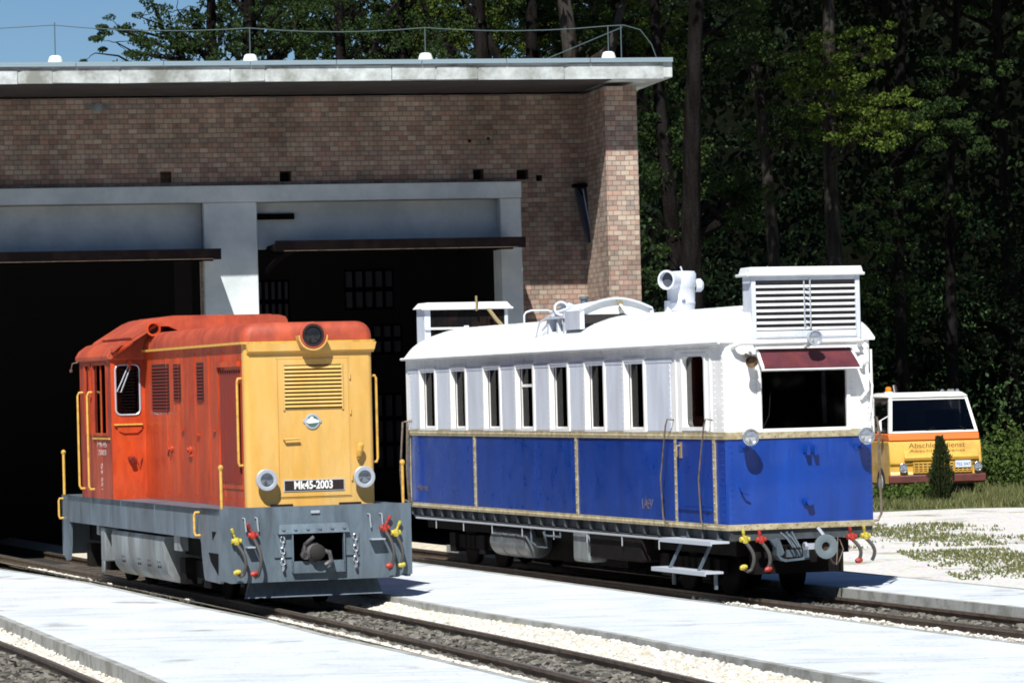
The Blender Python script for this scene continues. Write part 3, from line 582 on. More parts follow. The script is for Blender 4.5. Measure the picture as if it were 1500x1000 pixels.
dwf = RB(d, 'window_frame', M['white'], door)
d = MB(); d.box(.045, .048, .62, 1.3, 1.93, 2.72); RB(d, 'pane', M['dglass'], dwf)
d = MB(); d.tube([(-.01, 1.40, 1.72), (-.06, 1.40, 1.72), (-.06, 1.40, 1.60)], .012, 8); d.box(-.02, -.006, 1.37, 1.43, 1.58, 1.76); RB(d, 'handle', M['brass'], door)
# gold strips with rivets
def hstrip(z0, z1, step=.06, m='gold'):
    s = MB(); s.box(-.016, -.0005, .06, LN - .02, z0, z1); s.box(W + .0005, W + .016, .06, LN - .02, z0, z1)
    s.prism([(-.016, .06), (-.001, .01), (.055, -.016), (W - .055, -.016), (W + .001, .01), (W + .016, .06), (W + .001, .06), (W - .01, .015), (W - .06, -.001), (.06, -.001), (.01, .015), (-.001, .06)], z0, z1, 'z')
    y = .1
    while y < LN - .05: s.rivet((-.016, y, (z0 + z1) / 2), (-1, 0, 0), .013); y += step
    for k in range(21): s.rivet((.1 + k * (W - .2) / 20, -.016, (z0 + z1) / 2 + (.018 if k % 2 else -.014)), (0, -1, 0), .011)
    return RB(s, 'belt_strip', M[m])
hstrip(1.795, 1.875); hstrip(.795, .86, .055)
for y in (12.12, 9.11, 5.0, 1.57, .37):
    s = MB(); s.box(-.015, -.0008, y - .035, y + .035, .861, 1.794)
    for k in range(10): s.rivet((-.015, y, .9 + k * .095), (-1, 0, 0), .014)
    RB(s, 'vertical_strip', M['gold'])
rv = MB()
for k in range(14):
    for y in (.11, .17): rv.rivet((-.0005, y, .9 + k * .068), (-1, 0, 0), .009)
    for x in (.05, W - .05): rv.rivet((x, .004, .9 + k * .068), (0, -1, 0), .009)
for y in (1.75, 3.2, 4.8, 5.2, 6.6, 8.0, 8.9, 9.3, 10.6, 11.9):
    for k in range(12): rv.rivet((-.0005, y, .9 + k * .075), (-1, 0, 0), .007)
RB(rv, 'rivets', M['blue'])
rv = MB()
for k in range(14):
    for x in (.05, W - .05, .35, W - .24): rv.rivet((x, .0, 1.92 + k * .066), (0, -1, 0), .009)
    for y in (.10, .32): rv.rivet((0, y, 1.92 + k * .066), (-1, 0, 0), .009)
for k in range(100): rv.rivet((0, .1 + k * .12, 2.82), (-1, 0, 0), .009)
RB(rv, 'rivets', M['white'])
# roof
prof = [(-.05, 2.855), (-.055, 2.885), (-.025, 2.93), (.015, 2.985), (.07, 3.04), (.15, 3.10), (.3, 3.18), (.5, 3.245), (.68, 3.282), (RX, 3.295)]
prof = prof + [(W - x, z) for x, z in prof[::-1][1:]]
r = MB(); ys = [-.02, .0, .05, .5, 2, 4, 6, 8, 10, 11.8, LN - .12, LN - .02, LN + .05]; sc = [.92, .97, 1, 1, 1, 1, 1, 1, 1, 1, .95, .82, .55]; k = len(prof)
vs = [(RX + (x - RX) * (1 - (1 - s_) * .15), y, 2.855 + (z - 2.855) * s_) for y, s_ in zip(ys, sc) for x, z in prof]
r.add(vs, [(i * k + j, i * k + j + 1, (i + 1) * k + j + 1, (i + 1) * k + j) for i in range(len(ys) - 1) for j in range(k - 1)], True)
r.add([vs[j] for j in range(k)], [tuple(range(k))]); r.add([vs[(len(ys) - 1) * k + j] for j in range(k)], [tuple(range(k))])
r.add([(-.045, -.015, 2.857), (W + .045, -.015, 2.857), (W + .045, LN + .06, 2.857), (-.045, LN + .06, 2.857)], [(0, 1, 2, 3)])
roof = RB(r, 'roof', M['wroof'])
r = MB()
for y in (1.9, 3.3, 5.05, 7.4, 9.2, 10.9):
    vs = []
    for x, z in prof: vs += [(x, y - .03, z + .004), (x, y + .03, z + .004)]
    r.add(vs, [(2 * i, 2 * i + 1, 2 * i + 3, 2 * i + 2) for i in range(k - 1)], True)
RB(r, 'roof_seam', M['wroof'], roof, recalc=False)
r = MB(); r.tube([(-.065, .0, 2.862), (-.065, LN, 2.862)], .02, 8); RB(r, 'gutter', M['wroof'], roof)
# radiator boxes
def radbox(y0, y1, front, zt=3.60):
    x0, x1 = .31, 1.60
    b = MB(); b.box(x0, x0 + .05, y0, y1, 2.88, zt); b.box(x1 - .05, x1, y0, y1, 2.88, zt); b.box(x0, x1, y1 - .03, y1, 2.9, zt)
    b.box(x0 + .05, x1 - .05, y0, y0 + .04, zt - .07, zt); b.box(x0 + .05, x1 - .05, y0, y0 + .04, 2.90, 2.97)
    o = RB(b, 'radiator_box', M['blueg'], bevel=.005)
    c = MB(); q = .035; c.hexa([(x0 - q, y0 - q, zt - .005), (x1 + q, y0 - q, zt - .005), (x1 + q, y1 + q, zt - .005), (x0 - q, y1 + q, zt - .005), (x0 - .02, y0 - .03, zt + .075), (x1 + .012, y0 - .03, zt + .075), (x1 + .012, y1, zt + .075), (x0 - .02, y1, zt + .075)])
    c.tube([(x0 - q - .02, y0 - q, zt - .01), (x1 + q + .01, y0 - q, zt - .01)], .018, 8); c.tube([(x0 - q - .02, y0 - q, zt - .01), (x0 - q - .02, y1 + q, zt - .01)], .018, 8); RB(c, 'box_cap', M['wroof'], o, bevel=.008)
    return o
fbx = radbox(-.07, .20, True)
class MS(MB):
    def build(s, *a, **k): s.v = [(x, y - .07, z) for x, y, z in s.v]; return MB.build(s, *a, **k)

for i in range(8):
    z = 2.985 + i * .0665
    l_ = MS(); l_.hexa([(.365, .008, z), (1.545, .008, z), (1.545, .016, z - .004), (.365, .016, z - .004), (.365, .022, z + .024), (1.545, .022, z + .024), (1.545, .030, z + .019), (.365, .030, z + .019)]); RB(l_, 'louvre', M['white'], fbx)
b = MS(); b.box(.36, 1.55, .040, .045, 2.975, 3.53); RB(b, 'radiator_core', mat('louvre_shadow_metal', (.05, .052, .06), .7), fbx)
b = MS(); b.tube([(1.0, -.005, 3.0), (1.0, -.005, 3.54)], .009, 6); b.box(.925, .94, .0, .012, 2.975, 3.53)
for k in range(8): b.tube([(.93, -.0, 3.03 + k * .06), (1.0, -.006, 3.0 + k * .06)], .005, 5)
RB(b, 'louvre_rod', M['ring'], fbx)
b = MS(); b.box(.31, 1.60, .005, .012, 2.89, 2.902)
for k in range(6): b.rivet((.42 + k * .2, .0, 2.93), (0, -1, 0), .008)
RB(b, 'box_flange', M['blueg'], fbx)
rbx = MB(); y0 = 12.0; x0, x1 = .22, 1.46; zt = 3.565
rbx.box(x0, x0 + .09, y0 - .0, y0 + .38, 2.9, zt); rbx.box(x1 - .05, x1, y0, y0 + .38, 2.9, zt); rr_ = RB(rbx, 'radiator_box', M['blueg'], bevel=.005)
c = MB(); c.hexa([(x0 - .05, y0 - .06, zt), (x1 + .05, y0 - .06, zt), (x1 + .05, y0 + .42, zt), (x0 - .05, y0 + .42, zt), (x0 + .03, y0 - .03, zt + .085), (x1 - .02, y0 - .03, zt + .085), (x1 - .02, y0 + .4, zt + .085), (x0 + .03, y0 + .4, zt + .085)]); c.tube([(x0 - .06, y0 - .06, zt - .005), (x1 + .06, y0 - .06, zt - .005)], .016, 8); RB(c, 'box_cap', M['wroof'], rr_, bevel=.01)
c = MB()
for k in range(13): xx = x0 + .095 + k * .0842; c.box(xx, xx + .078, y0 + .01, y0 + .03, 2.95, zt - .005)
RB(c, 'boarded_back', mat('dark_boards', (.005, .005, .006), .9, c2=(.014, .008, .007), scale=5, spec=.1), rr_)
c = MB(); c.box(x0 + .0, x0 + .62, y0 - .03, y0 - .005, 3.27, 3.30); c.box(x0 + .58, x0 + .64, y0 - .04, y0 - .001, 3.265, 3.32); RB(c, 'cross_bar', M['wroof'], rr_); c = MB(); c.tube([(x0 + .92, y0 - .1, zt - .02), (x0 + .98, y0 - .25, 3.4), (x0 + 1.06, y0 - .5, 3.22)], .028, 8); c.tube([(x0 + .74, y0 - .1, zt - .04), (x0 + .74, y0 - .1, zt + .17)], .016, 6); RB(c, 'pipe', M['brass'], rr_)
# roof fittings
c = MB(); cx, cy = .98, 3.85
c.lathe((cx, cy, 3.30), (0, 0, 1), [(0, .16), (.08, .165), (.09, .172), (.10, .165), (.27, .17), (.29, .185), (.44, .185), (.47, .165), (.475, 0)], 24)
c.box(cx - .2, cx - .15, cy - .05, cy + .05, 3.2, 3.42); c.box(cx + .1, cx + .14, cy - .05, cy + .05, 3.2, 3.3); c.box(cx - .1, cx - .02, cy - .1, cy + .1, 3.18, 3.31)
vt = RB(c, 'ventilator', M['blueg'])
c = MB(); ax = Vector((-.95, -.75, .0)).normalized(); p0 = Vector((cx - .06, cy - .05, 3.665)); c.lathe(p0, ax, [(0, .1), (.24, .105), (.245, .118), (.27, .118), (.27, .095), (.1, .09)], 20); RB(c, 'air_intake', M['blueg'], vt)
c = MB(); c.lathe(p0, ax, [(.20, .093), (.2, 0)], 20); RB(c, 'intake_mesh', mat('intake_mesh', (.05, .06, .08), .6), vt)
c = MB(); c.lathe((cx + .17, cy - .02, 3.60), (1, -.1, 0), [(0, .08), (.07, .08), (.1, .05), (.1, 0)], 14); c.tube([(cx + .02, cy, 3.77), (cx + .0, cy, 3.83)], .01, 6); c.rivet((cx - .05, cy - .19, 3.45), (0, -1, 0), .03); RB(c, 'vent_knob', M['blueg'], vt)
n = 12; arc = [(.12 + .93 * i / n, 3.31 + .20 * sin(pi * (.12 + .76 * i / n)) - .05) for i in range(n + 1)]
c = MB(); c.prism([(x, z + .02) for x, z in arc] + [(1.05, 3.28), (.12, 3.28)], 5.1, 5.62, 'y'); hd = RB(c, 'roof_hatch', M['wroof'])
c = MB(); arc2 = [(x, z + .045) for x, z in arc]; c.prism([(.10, 3.33)] + arc2 + [(1.07, 3.33)] + [(x, z + .02) for x, z in arc[::-1]], 5.04, 5.12, 'y'); c.box(.1, .16, 5.05, 5.62, 3.12, 3.35); c.box(1.03, 1.07, 5.05, 5.62, 3.2, 3.34); RB(c, 'hatch_rim', M['blueg'], hd)
c = MB(); c.box(.17, 1.02, 5.09, 5.098, 3.19, 3.30); RB(c, 'hatch_slot', M['dark'], hd)
c = MB(); c.tube([(.62, 5.07, 3.42), (.62, 4.98, 3.40), (.66, 4.9, 3.30), (.8, 4.8, 3.285), (.95, 4.6, 3.28), (.9, 4.1, 3.28)], .018, 8); RB(c, 'pipe', M['blueg'], hd)
c = MB(); c.lathe((.62, 5.04, 3.43), (0, -1, 0), [(0, .035), (.03, .035), (.03, 0)], 10); c.box(.61, .63, 5.02, 5.036, 3.33, 3.43); RB(c, 'latch', M['brass'], hd)
# exhaust cluster behind the hatch
c = MB(); c.lathe((.30, 6.45, 3.36), (-.2, -1, .15), [(0, .075), (.26, .075), (.27, .095), (.32, .095), (.32, .07), (.2, .06)], 16); c.lathe((.40, 6.3, 3.2), (0, 0, 1), [(0, .05), (.2, .05), (.22, .075), (.25, .075), (.28, 0)], 14)
c.box(.12, .17, 5.7, 5.76, 3.08, 3.34); c.box(.12, .17, 5.95, 6.0, 3.08, 3.30); c.box(.12, .3, 6.3, 6.36, 3.08, 3.28); c.box(.1, .5, 5.66, 6.4, 3.27, 3.30)
c.tube([(.1, 6.5, 3.14), (.2, 6.2, 3.36), (.42, 5.9, 3.44)], .018, 8); c.tube([(.08, 6.7, 3.05), (.10, 6.6, 3.24), (.3, 6.2, 3.42), (.5, 5.7, 3.46)], .012, 6); RB(c, 'exhaust_cluster', M['blueg'])
c = MB(); c.lathe((.46, 5.9, 3.2), (0, 0, 1), [(0, .045), (.3, .045), (.31, .06), (.34, .06), (.34, 0)], 12); RB(c, 'exhaust_stack', M['grey'])
c = MB(); P_ = [(.90, 9.6, 3.2), (.90, 9.6, 3.40), (.93, 9.6, 3.44), (1.0, 9.6, 3.462), (1.24, 9.6, 3.462), (1.3, 9.6, 3.44), (1.33, 9.6, 3.40), (1.33, 9.6, 3.05)]; c.tube(P_, .013, 8); RB(c, 'grab_loop', M['blueg'])
# front: window, visor, pipe, lamps
f = MB()
for q in ((.37, .41, 1.885, 2.56), (1.435, 1.475, 1.885, 2.56), (.41, 1.435, 2.53, 2.56), (.37, 1.475, 1.865, 1.885)): f.box(q[0], q[1], -.018, -.0005, q[2], q[3])
f.box(.411, .43, .01, .04, 1.9, 2.6)
ws = RB(f, 'windscreen_frame', M['white'])
p = MB(); p.box(.43, 1.434, .022, .026, 1.901, 2.599); RB(p, 'pane', M['dglass'], ws)
p = MB(); p.tube([(.43, -.01, 1.91), (.5, -.02, 2.05), (.52, -.02, 2.3)], .006, 6); RB(p, 'wiper', M['black'], ws)
v = MB(); v.hexa([(.37, -.215, 2.555), (1.52, -.215, 2.555), (1.47, -.03, 2.765), (.38, -.03, 2.765), (.37, -.23, 2.567), (1.52, -.23, 2.567), (1.47, -.045, 2.777), (.38, -.045, 2.777)]); vs_ = RB(v, 'sun_visor', M['maroon'])
v = MB()
for xa, xb in ((.355, .37), (1.521, 1.471)): v.hexa([(xa - .012, -.23, 2.54), (xa + .014, -.23, 2.54), (xb + .014, -.001, 2.77), (xb - .012, -.001, 2.77), (xa - .012, -.24, 2.575), (xa + .014, -.24, 2.575), (xb + .014, -.02, 2.80), (xb - .012, -.02, 2.80)])
v.box(.36, 1.53, -.236, -.222, 2.542, 2.556); RB(v, 'visor_frame', M['white'], vs_)
v = MB(); v.tube([(.09, -.0, 2.80), (.09, -.08, 2.82), (.13, -.13, 2.85), (1.55, -.13, 2.85), (1.6, -.08, 2.83), (1.6, 0, 2.80)], .028, 10); RB(v, 'front_pipe', M['white'])
v = MB(); v.lathe((.28, -.02, 2.66), (-.25, -1, -.1), [(0, .035), (.14, .04), (.2, .07), (.21, .07), (.15, .03), (.15, 0)], 14); v.tube([(.25, .0, 2.72), (.25, -.06, 2.7)], .02, 6); RB(v, 'horn', mat('old_brass_horn', (.13, .085, .05), .5, metal=.3, c2=(.04, .02, .02), scale=12))
v = MB(); v.tube([(.28, -.0, 2.78), (.32, -.08, 2.66), (.34, -.08, 2.55)], .014, 6); v.tube([(1.60, -.01, 2.80), (1.66, -.06, 2.70), (1.67, -.06, 2.3), (1.60, -.02, 2.2)], .02, 8); v.lathe((1.62, -.0, 2.63), (0, -1, 0), [(0, .06), (.08, .06), (.1, .03), (.1, 0)], 12); v.tube([(1.735, -.02, 2.75), (1.735, -.02, 1.9)], .013, 6); v.tube([(1.70, -.01, 2.5), (1.72, -.07, 2.35), (1.70, -.05, 2.05)], .012, 6); RB(v, 'cab_conduit', M['white'])
def lamp(P_, ax, rad, parent, off, ringm, lensm, name='headlight', depth=.14):
    a = MB(); a.lathe(P_, ax, [(-.0, rad * .35), (depth * .4, rad * .8), (depth * .8, rad), (depth, rad), (depth * 1.04, rad * .95), (depth * 1.04, rad * .82), (depth * .9, rad * .8)], 24)
    o = a.build(name, ringm, parent, off=off); a = MB(); a.lathe(P_, ax, [(depth * .9, rad * .81), (depth * 1.02, rad * .55), (depth * 1.07, rad * .2), (depth * 1.08, 0)], 24); a.build('lens', lensm, o, off=off); return o
lamp((.19, -.10, 1.815), (0, -1, 0), .095, rc, OR, M['chrome'], M['lens']); lamp((1.565, -.10, 1.795), (0, -1, 0), .095, rc, OR, M['chrome'], M['lens']); lamp((.955, -.16, 2.885), (0, -1, 0), .09, rc, OR, M['ring'], M['lens'])
v = MB()
for x, z in ((.19, 1.815), (1.565, 1.795)): v.tube([(x, -.0, z - .12), (x, -.09, z - .12), (x, -.13, z - .02)], .014, 6); v.box(x - .05, x + .05, -.01, 0, z - .15, z - .09)
RB(v, 'lamp_bracket', M['blue']); v = MB(); v.tube([(.955, 0, 2.80), (.955, -.1, 2.80), (.955, -.15, 2.82)], .016, 6); RB(v, 'lamp_bracket', M['white'])
v = MB()
for x in (.93, 1.02): v.box(x - .03, x + .03, -.05, -.0, 1.63, 1.68); v.box(x - .02, x + .02, -.09, -.05, 1.60, 1.71)
v.box(.88, .99, -.04, 0, 1.06, 1.11); v.lathe((.935, 0, 1.085), (0, -1, 0), [(0, .04), (.09, .04), (.09, 0)], 12); RB(v, 'socket', M['blue'])
v = MB(); v.tube([(.14, -.0, 1.28), (.14, -.05, 1.24), (.17, -.07, 1.2), (.22, -.07, 1.18)], .012, 6) ; RB(v, 'lamp_hook', M['blue'])
# handrails
for y0_, y1_ in ((1.62, 1.82), (.42, .62)):
    v = MB(); v.tube([(-.0, y0_, 2.01), (-.08, y0_, 2.02), (-.085, y0_ + .05, 1.95), (-.085, y1_ + .05, 1.35), (-.085, y1_, .9), (-.06, y1_, .84), (0, y1_, .83)], .0095, 8); RB(v, 'handrail', M['brown'])
v = MB(); v.tube([(W, .15, 1.99), (W + .10, .12, 1.99), (W + .13, .1, 1.8), (W + .11, .1, 1.75), (W + .12, .1, .92), (W + .08, .1, .85), (W, .12, .84)], .014, 8); RB(v, 'handrail', M['brown'])
v = MB(); v.tube([(-.0, 12.1, 2.0), (-.10, 12.12, 1.98), (-.14, 12.15, 1.3), (-.12, 12.15, .9), (0, 12.1, .85)], .016, 8); v.tube([(-.0, 12.0, 2.0), (-.07, 12.0, 1.98), (-.09, 12.0, 1.3), (-.07, 12.0, .9), (0, 12.0, .85)], .016, 8); RB(v, 'handrail', M['brown'])
# underframe
v = MB(); v.box(.06, .12, .1, 12.1, .66, .794); v.box(W - .12, W - .06, .1, 12.1, .66, .794); v.box(.03, .1, .1, 12.1, .66, .675)
for k in range(26): y = .35 + k * .47; v.hexa([(.0, y, .69), (.06, y, .67), (.06, y + .02, .67), (0, y + .02, .69), (-.0, y, .79), (.06, y, .79), (.06, y + .02, .79), (0, y + .02, .79)])
v.box(.03, W - .03, .02, .09, .68, .794); RB(v, 'solebar', M['dgrey'])
v = MB(); v.tube([(-.0, 1.4, .645), (-.0, 11.9, .645)], .014, 6)
for k in range(8): y = 2.2 + k * 1.25; v.tube([(0, y, .65), (0, y, .52)], .008, 5)
RB(v, 'conduit', M['ring'])
v = MB(); v.box(.2, W - .2, .3, 12, .5, .66); v.box(.45, W - .45, 4.5, 8.4, .2, .5)
for yb in (1.9, 10.2):
    v.box(.25, .35, yb - .95, yb + .95, .26, .44); v.box(W - .35, W - .25, yb - .95, yb + .95, .26, .44); v.box(.3, W - .3, yb - .12, yb + .12, .3, .52)
    for dy in (-.65, .65): v.box(.2, .36, yb + dy - .12, yb + dy + .12, .2, .46)
    for dy in (-.2, 0, .2): v.lathe((.28, yb + dy, .24), (0, 0, 1), [(0, .05), (.2, .05)], 8)
v.box(.35, 1.4, .12, .3, .3, .66); v.box(.6, 1.15, .0, .12, .42, .62); RB(v, 'underframe', M['black'])
for yb in (1.9, 10.2):
    for dy in (-.65, .65):
        for x in (.47, 1.2):
            a = MB(); a.lathe((x, yb + dy, .325), (1, 0, 0), [(0, .05), (0, .24), (-.0, .31), (.02, .33), (.025, .30), (.1, .305), (.1, .24), (.07, .22), (.07, .05)], 24); a.lathe((.47, yb + dy, .325), (1, 0, 0), [(.05, .05), (.75, .05)], 10) if x < 1 else None
            RB(a, 'wheel', M['black'])
a = MB(); pr_ = [(0, 0), (.0, .15), (.03, .2), (.5, .2), (.5, .206), (.53, .206), (.53, .2), (1.05, .2), (1.05, .206), (1.08, .206), (1.08, .2), (1.45, .19), (1.52, .1), (1.53, 0)]
a.lathe((.25, 8.75, .42), (0, -1, 0), pr_, 28); RB(a, 'air_tank', M['tank'])
a = MB(); a.box(.04, .3, 4.78, 5.36, .27, .66); RB(a, 'battery_box', M['lgrey'], bevel=.04)
a = MB(); a.box(.045, .5, 2.9, 4.76, .34, .65); RB(a, 'equipment_box', M['black'], bevel=.03)
a = MB(); a.tube([(.02, 6.9, .66), (.02, 6.9, .46), (.1, 6.9, .40), (.1, 6.5, .40), (.05, 6.5, .6)], .014, 6); a.tube([(0, 6.3, .62), (0, 6.3, .56), (0, 5.7, .56), (0, 5.7, .62)], .012, 6); RB(a, 'pipework', M['grey'])
def step(z, y0_, y1_, xo):
    a = MB(); a.box(xo, xo + .22, y0_, y1_, z, z + .025); a.box(xo, xo + .012, y0_, y1_, z - .02, z); return RB(a, 'step', M['silver'])
step(.655, .05, 1.66, -.20); st = step(.325, .1, 1.78, -.26)
a = MB()
for y in (.45, 1.35): a.hexa([(-.2, y, .35), (-.17, y, .35), (-.17, y + .04, .35), (-.2, y + .04, .35), (-.08, y - .1, .655), (-.05, y - .1, .655), (-.05, y - .06, .655), (-.08, y - .06, .655)])
a.box(-.1, -.07, .2, .24, .15, .33); a.box(-.1, -.07, 1.5, 1.54, .15, .33); a.box(-.02, .06, .3, .34, .66, .7); a.box(-.02, .06, 1.4, 1.44, .66, .7); RB(a, 'step_hanger', M['grey'])
# coupler and hoses
a = MB(); a.lathe((1.0, -.12, .60), (0, -1, 0), [(0, .04), (.18, .05), (.19, .13), (.23, .135), (.235, .10), (.22, .05), (.1, .045)], 24); cpl = RB(a, 'coupler', mat('coupler_iron', (.15, .19, .21), .45, metal=.2))
a = MB(); a.lathe((1.0, -.30, .60), (0, -1, 0), [(0, .045), (.0, 0)], 12); RB(a, 'coupler_hole', mat('rust_hole', (.05, .02, .012), .8), cpl)
a = MB(); a.box(.76, .92, -.32, -.26, .575, .64); a.tube([(.76, -.29, .61), (.79, -.29, .61)], .045, 8); a.tube([(1.0, -.28, .72), (.97, -.2, .80)], .02, 6); RB(a, 'coupler_lug', M['ring'], cpl)
a = MB()
for x, dz in ((.62, 0), (.68, .01)): a.tube([(x - .06, -.12, .76), (x - .02, -.2, .7), (x + .04, -.22, .60), (x + .075, -.2, .59), (x + .06, -.18, .63), (x - .0, -.14, .77)], .012, 6)
a.prism([(.44, .68), (.54, .70), (.60, .54), (.56, .50)], -.12, -.06, 'y'); RB(a, 'link_shackle', M['grey'])
a = MB(); a.prism([(.50, .64), (.5, .52), (.54, .46), (.60, .44), (.88, .46), (.88, .60), (.86, .60), (.86, .48), (.6, .465), (.54, .5), (.53, .64)], -.14, -.02, 'y'); a.box(.62, .8, -.13, -.10, .49, .57); RB(a, 'tow_bracket', M['grey'])
def hose(P_, cm, parent, off, dx=.03, L=.32, handle=None, endc=True, out=-.12, r=.02, curl=0):
    P_ = Vector(P_); a = MB()
    a.lathe(P_ + Vector((-.055, -.02, .0)), (1, 0, 0), [(0, .0), (0, .028), (.04, .034), (.07, .034), (.11, .028), (.11, 0)], 12); a.lathe(P_ + Vector((0, .02, 0)), (0, -1, -.3), [(0, .03), (.06, .03), (.09, .02), (.09, 0)], 10)
    a.lathe(P_ + Vector((0, -.04, .01)), (0, 0, -1), [(-.03, .0), (-.03, .026), (.02, .03), (.05, .026)], 12)
    if handle: a.tube([P_, P_ + Vector(handle)], .013, 6); a.lathe(P_ + Vector(handle), Vector(handle), [(-.06, .013), (-.05, .02), (0, .018), (.005, 0)], 8)
    o = a.build('brake_valve', cm, parent, off=off)
    a = MB(); pts = [P_ + Vector((dx * (t ** .8) + .045 * sin(t * pi), -.04 + out * sin(t * pi * .8), -.03 - L * t)) for t in [i / 10 for i in range(11)]]
    if curl: pts += [pts[-1] + Vector((-curl * .4, -.0, -.02)), pts[-1] + Vector((-curl, 0, .02))]
    a.tube(pts, r, 8); h = a.build('hose', M['rubber'], o, off=off)
    if endc: a = MB(); a.lathe(pts[-1] + Vector((-.035, -.01, 0)), (1, 0, .2), [(0, 0), (0, .02), (.03, .033), (.06, .03), (.08, .02), (.08, 0)], 10); a.build('hose_end', cm, o, off=off)
for x, z, cm, c_ in ((.15, .70, 'hyel', .1), (.34, .69, 'hred', .0), (1.42, .685, 'hred', .0), (1.585, .69, 'hyel', 0)):
    hose((x, -.06, z), M[cm], rc, OR, dx=.05, L=.30 if x < 1 else .24, handle=(-.01, 0, .11), endc=x < 1 or cm == 'hred', curl=c_, out=-.05)
a = MB(); a.tube([(1.28, -.02, .68), (1.25, -.06, .5), (1.23, -.08, .38), (1.27, -.06, .42), (1.33, -.05, .55), (1.3, -.02, .66)], .007, 6); a.tube([(1.1, -.2, .47), (1.15, -.14, .42), (1.2, -.1, .4)], .016, 6); RB(a, 'safety_chain', M['rail'])
hin = [(a + .0, c - .0, 1.90, 2.70) for a, c in WIN] + [(.62, 1.30, 1.93, 2.72)]
for X in ((lambda d: .052 + d), (lambda d: W - .052 - d)):
    a = MB(); a.holed(lambda y, z, d: (X(d), y, z), (.08, LN - .08), (.84, 2.79), hin, .012); RB(a, 'inner_lining', M['dcurtain'], weld=True)
# interior of the railcar: seats, floor, driver's desk
a = MB(); a.box(.06, W - .06, .07, LN - .07, .80, .83); a.box(.06, W - .06, .07, LN - .07, 2.80, 2.83); RB(a, 'cabin_floor', M['dark'])
for y in (2.4, 3.75, 5.1, 6.4, 7.8, 9.3, 10.7):
    a = MB(); a.box(.09, .75, y, y + .1, .83, 1.98); a.box(1.0, W - .09, y, y + .1, .83, 1.98); a.box(.09, .75, y - .4, y, 1.2, 1.3); a.box(1.0, W - .09, y - .4, y, 1.2, 1.3); RB(a, 'seat', M['wood'], bevel=.02)
a = MB(); a.box(.07, .35, 1.72, 1.76, .83, 2.8); a.box(1.2, W - .07, 1.72, 1.76, .83, 2.8); a.box(.35, 1.2, 1.72, 1.76, .83, 1.7); RB(a, 'cab_partition', M['wood'])
a = MB(); a.box(.45, 1.3, .1, .35, .83, 1.86); RB(a, 'driver_desk', M['curtain'])
Lr = (pi / 2, 0, -pi / 2)
text('lettering', 'LÁEV', M['goldtext'], rc, (-.003 - RX, 2.55 - RY, 1.03), .17, Lr, .95)
text('lettering', 'ABamot', M['goldtext'], rc, (-.003 - RX, 11.55 - RY, 1.07), .12, Lr, 1.3)

# ================================================================== LOCOMOTIVE
LX, LY = 1.1, 4.5
lo = empty('diesel_locomotive', tuple(PL + V * LX + U * LY), TH, 'orange red diesel locomotive with yellow nose on a grey frame', 'locomotive')
OL = (LX, LY, 0)
def LB(mb, name, m, parent=None, **k): return mb.build(name, m, parent or lo, off=OL, **k)
FW = 2.2
f = MB(); f.box(.0, .04, 1.0, 8.45, .80, 1.15); f.box(FW - .04, FW, 1.0, 8.45, .80, 1.15); f.box(.0, FW, .06, 8.93, 1.08, 1.149)
for y in (3.3, 5.2, 7.0): f.box(-.006, 0, y, y + .012, .8, 1.14)
LB(f, 'side_sill', M['grey'])
# side skirts: prism in y-z, mirrored
def skirt(x0, x1, pr): a = MB(); a.prism(pr, x0, x1, 'x'); return LB(a, 'end_skirt', M['grey'])
fr = [(.045, 1.149), (.999, 1.149), (.999, .80), (.96, .74), (.93, .60), (.86, .40), (.80, .34), (.10, .33), (.045, .36)]
rr2 = [(8.93, 1.149), (8.451, 1.149), (8.451, .80), (8.42, .76), (8.40, .6), (8.42, .42), (8.5, .30), (8.86, .28), (8.93, .36)]
rr2 = [(8.451, .80), (8.451, 1.149), (8.94, 1.149), (8.96, .9), (8.94, .6), (8.86, .34), (8.70, .28), (8.55, .30), (8.47, .5)]
for x0, x1 in ((0, .04), (FW - .04, FW)): skirt(x0, x1, fr); skirt(x0, x1, rr2)
f = MB(); f.prism([(0, 1.16), (0, .36), (.08, .34), (2.05, .33), (2.05, .355), (2.2, .36), (2.2, 1.16)], 0, .044, 'y'); fp = None
# front plate with an opening for the coupler
f = MB(); f.holed(lambda a, z, d: (a, d, z), (0, FW), (.36, 1.16), [(.80, 1.40, .50, .86)], .04); f.hexa([(.10, .0, .33), (2.03, .0, .33), (2.03, .04, .33), (.10, .04, .33), (0.02, .0, .3599), (FW - .1, .0, .3599), (FW - .1, .04, .3599), (0.02, .04, .3599)])
LB(f, 'buffer_plate', M['grey'], weld=True)
f = MB(); f.box(0, FW, 8.88, 8.94, .36, 1.148); LB(f, 'buffer_plate', M['grey'])
f = MB(); f.hexa([(.28, .12, .15), (1.88, .12, .15), (1.84, .2, .15), (.3, .2, .15), (.36, .20, .325), (1.84, .20, .325), (1.84, .25, .325), (.36, .25, .325)]); LB(f, 'snow_plough', M['grey'])
f = MB(); f.box(.3, 1.9, .3, 8.6, .55, 1.07); f.box(.5, 1.7, .05, .3, .40, .5)
for yb in (2.0, 7.4):
    for x in (.28, 1.78): f.box(x, x + .1, yb - .9, yb + .9, .30, .50)
    for dy in (-.6, .6):
        for x in (.16, 1.9): f.box(x, x + .14, yb + dy - .14, yb + dy + .14, .22, .52)
f.box(.6, 1.6, .5, 8.4, .25, .5); LB(f, 'underframe', M['black'])
for yb in (2.0, 7.4):
    for dy in (-.6, .6):
        for x in (.68, 1.45):
            a = MB(); a.lathe((x, yb + dy, .355), (1, 0, 0), [(0, .05), (0, .3), (0, .34), (.02, .36), (.03, .335), (.1, .335), (.1, .27), (.07, .25), (.07, .05)], 24); LB(a, 'wheel', M['black'])
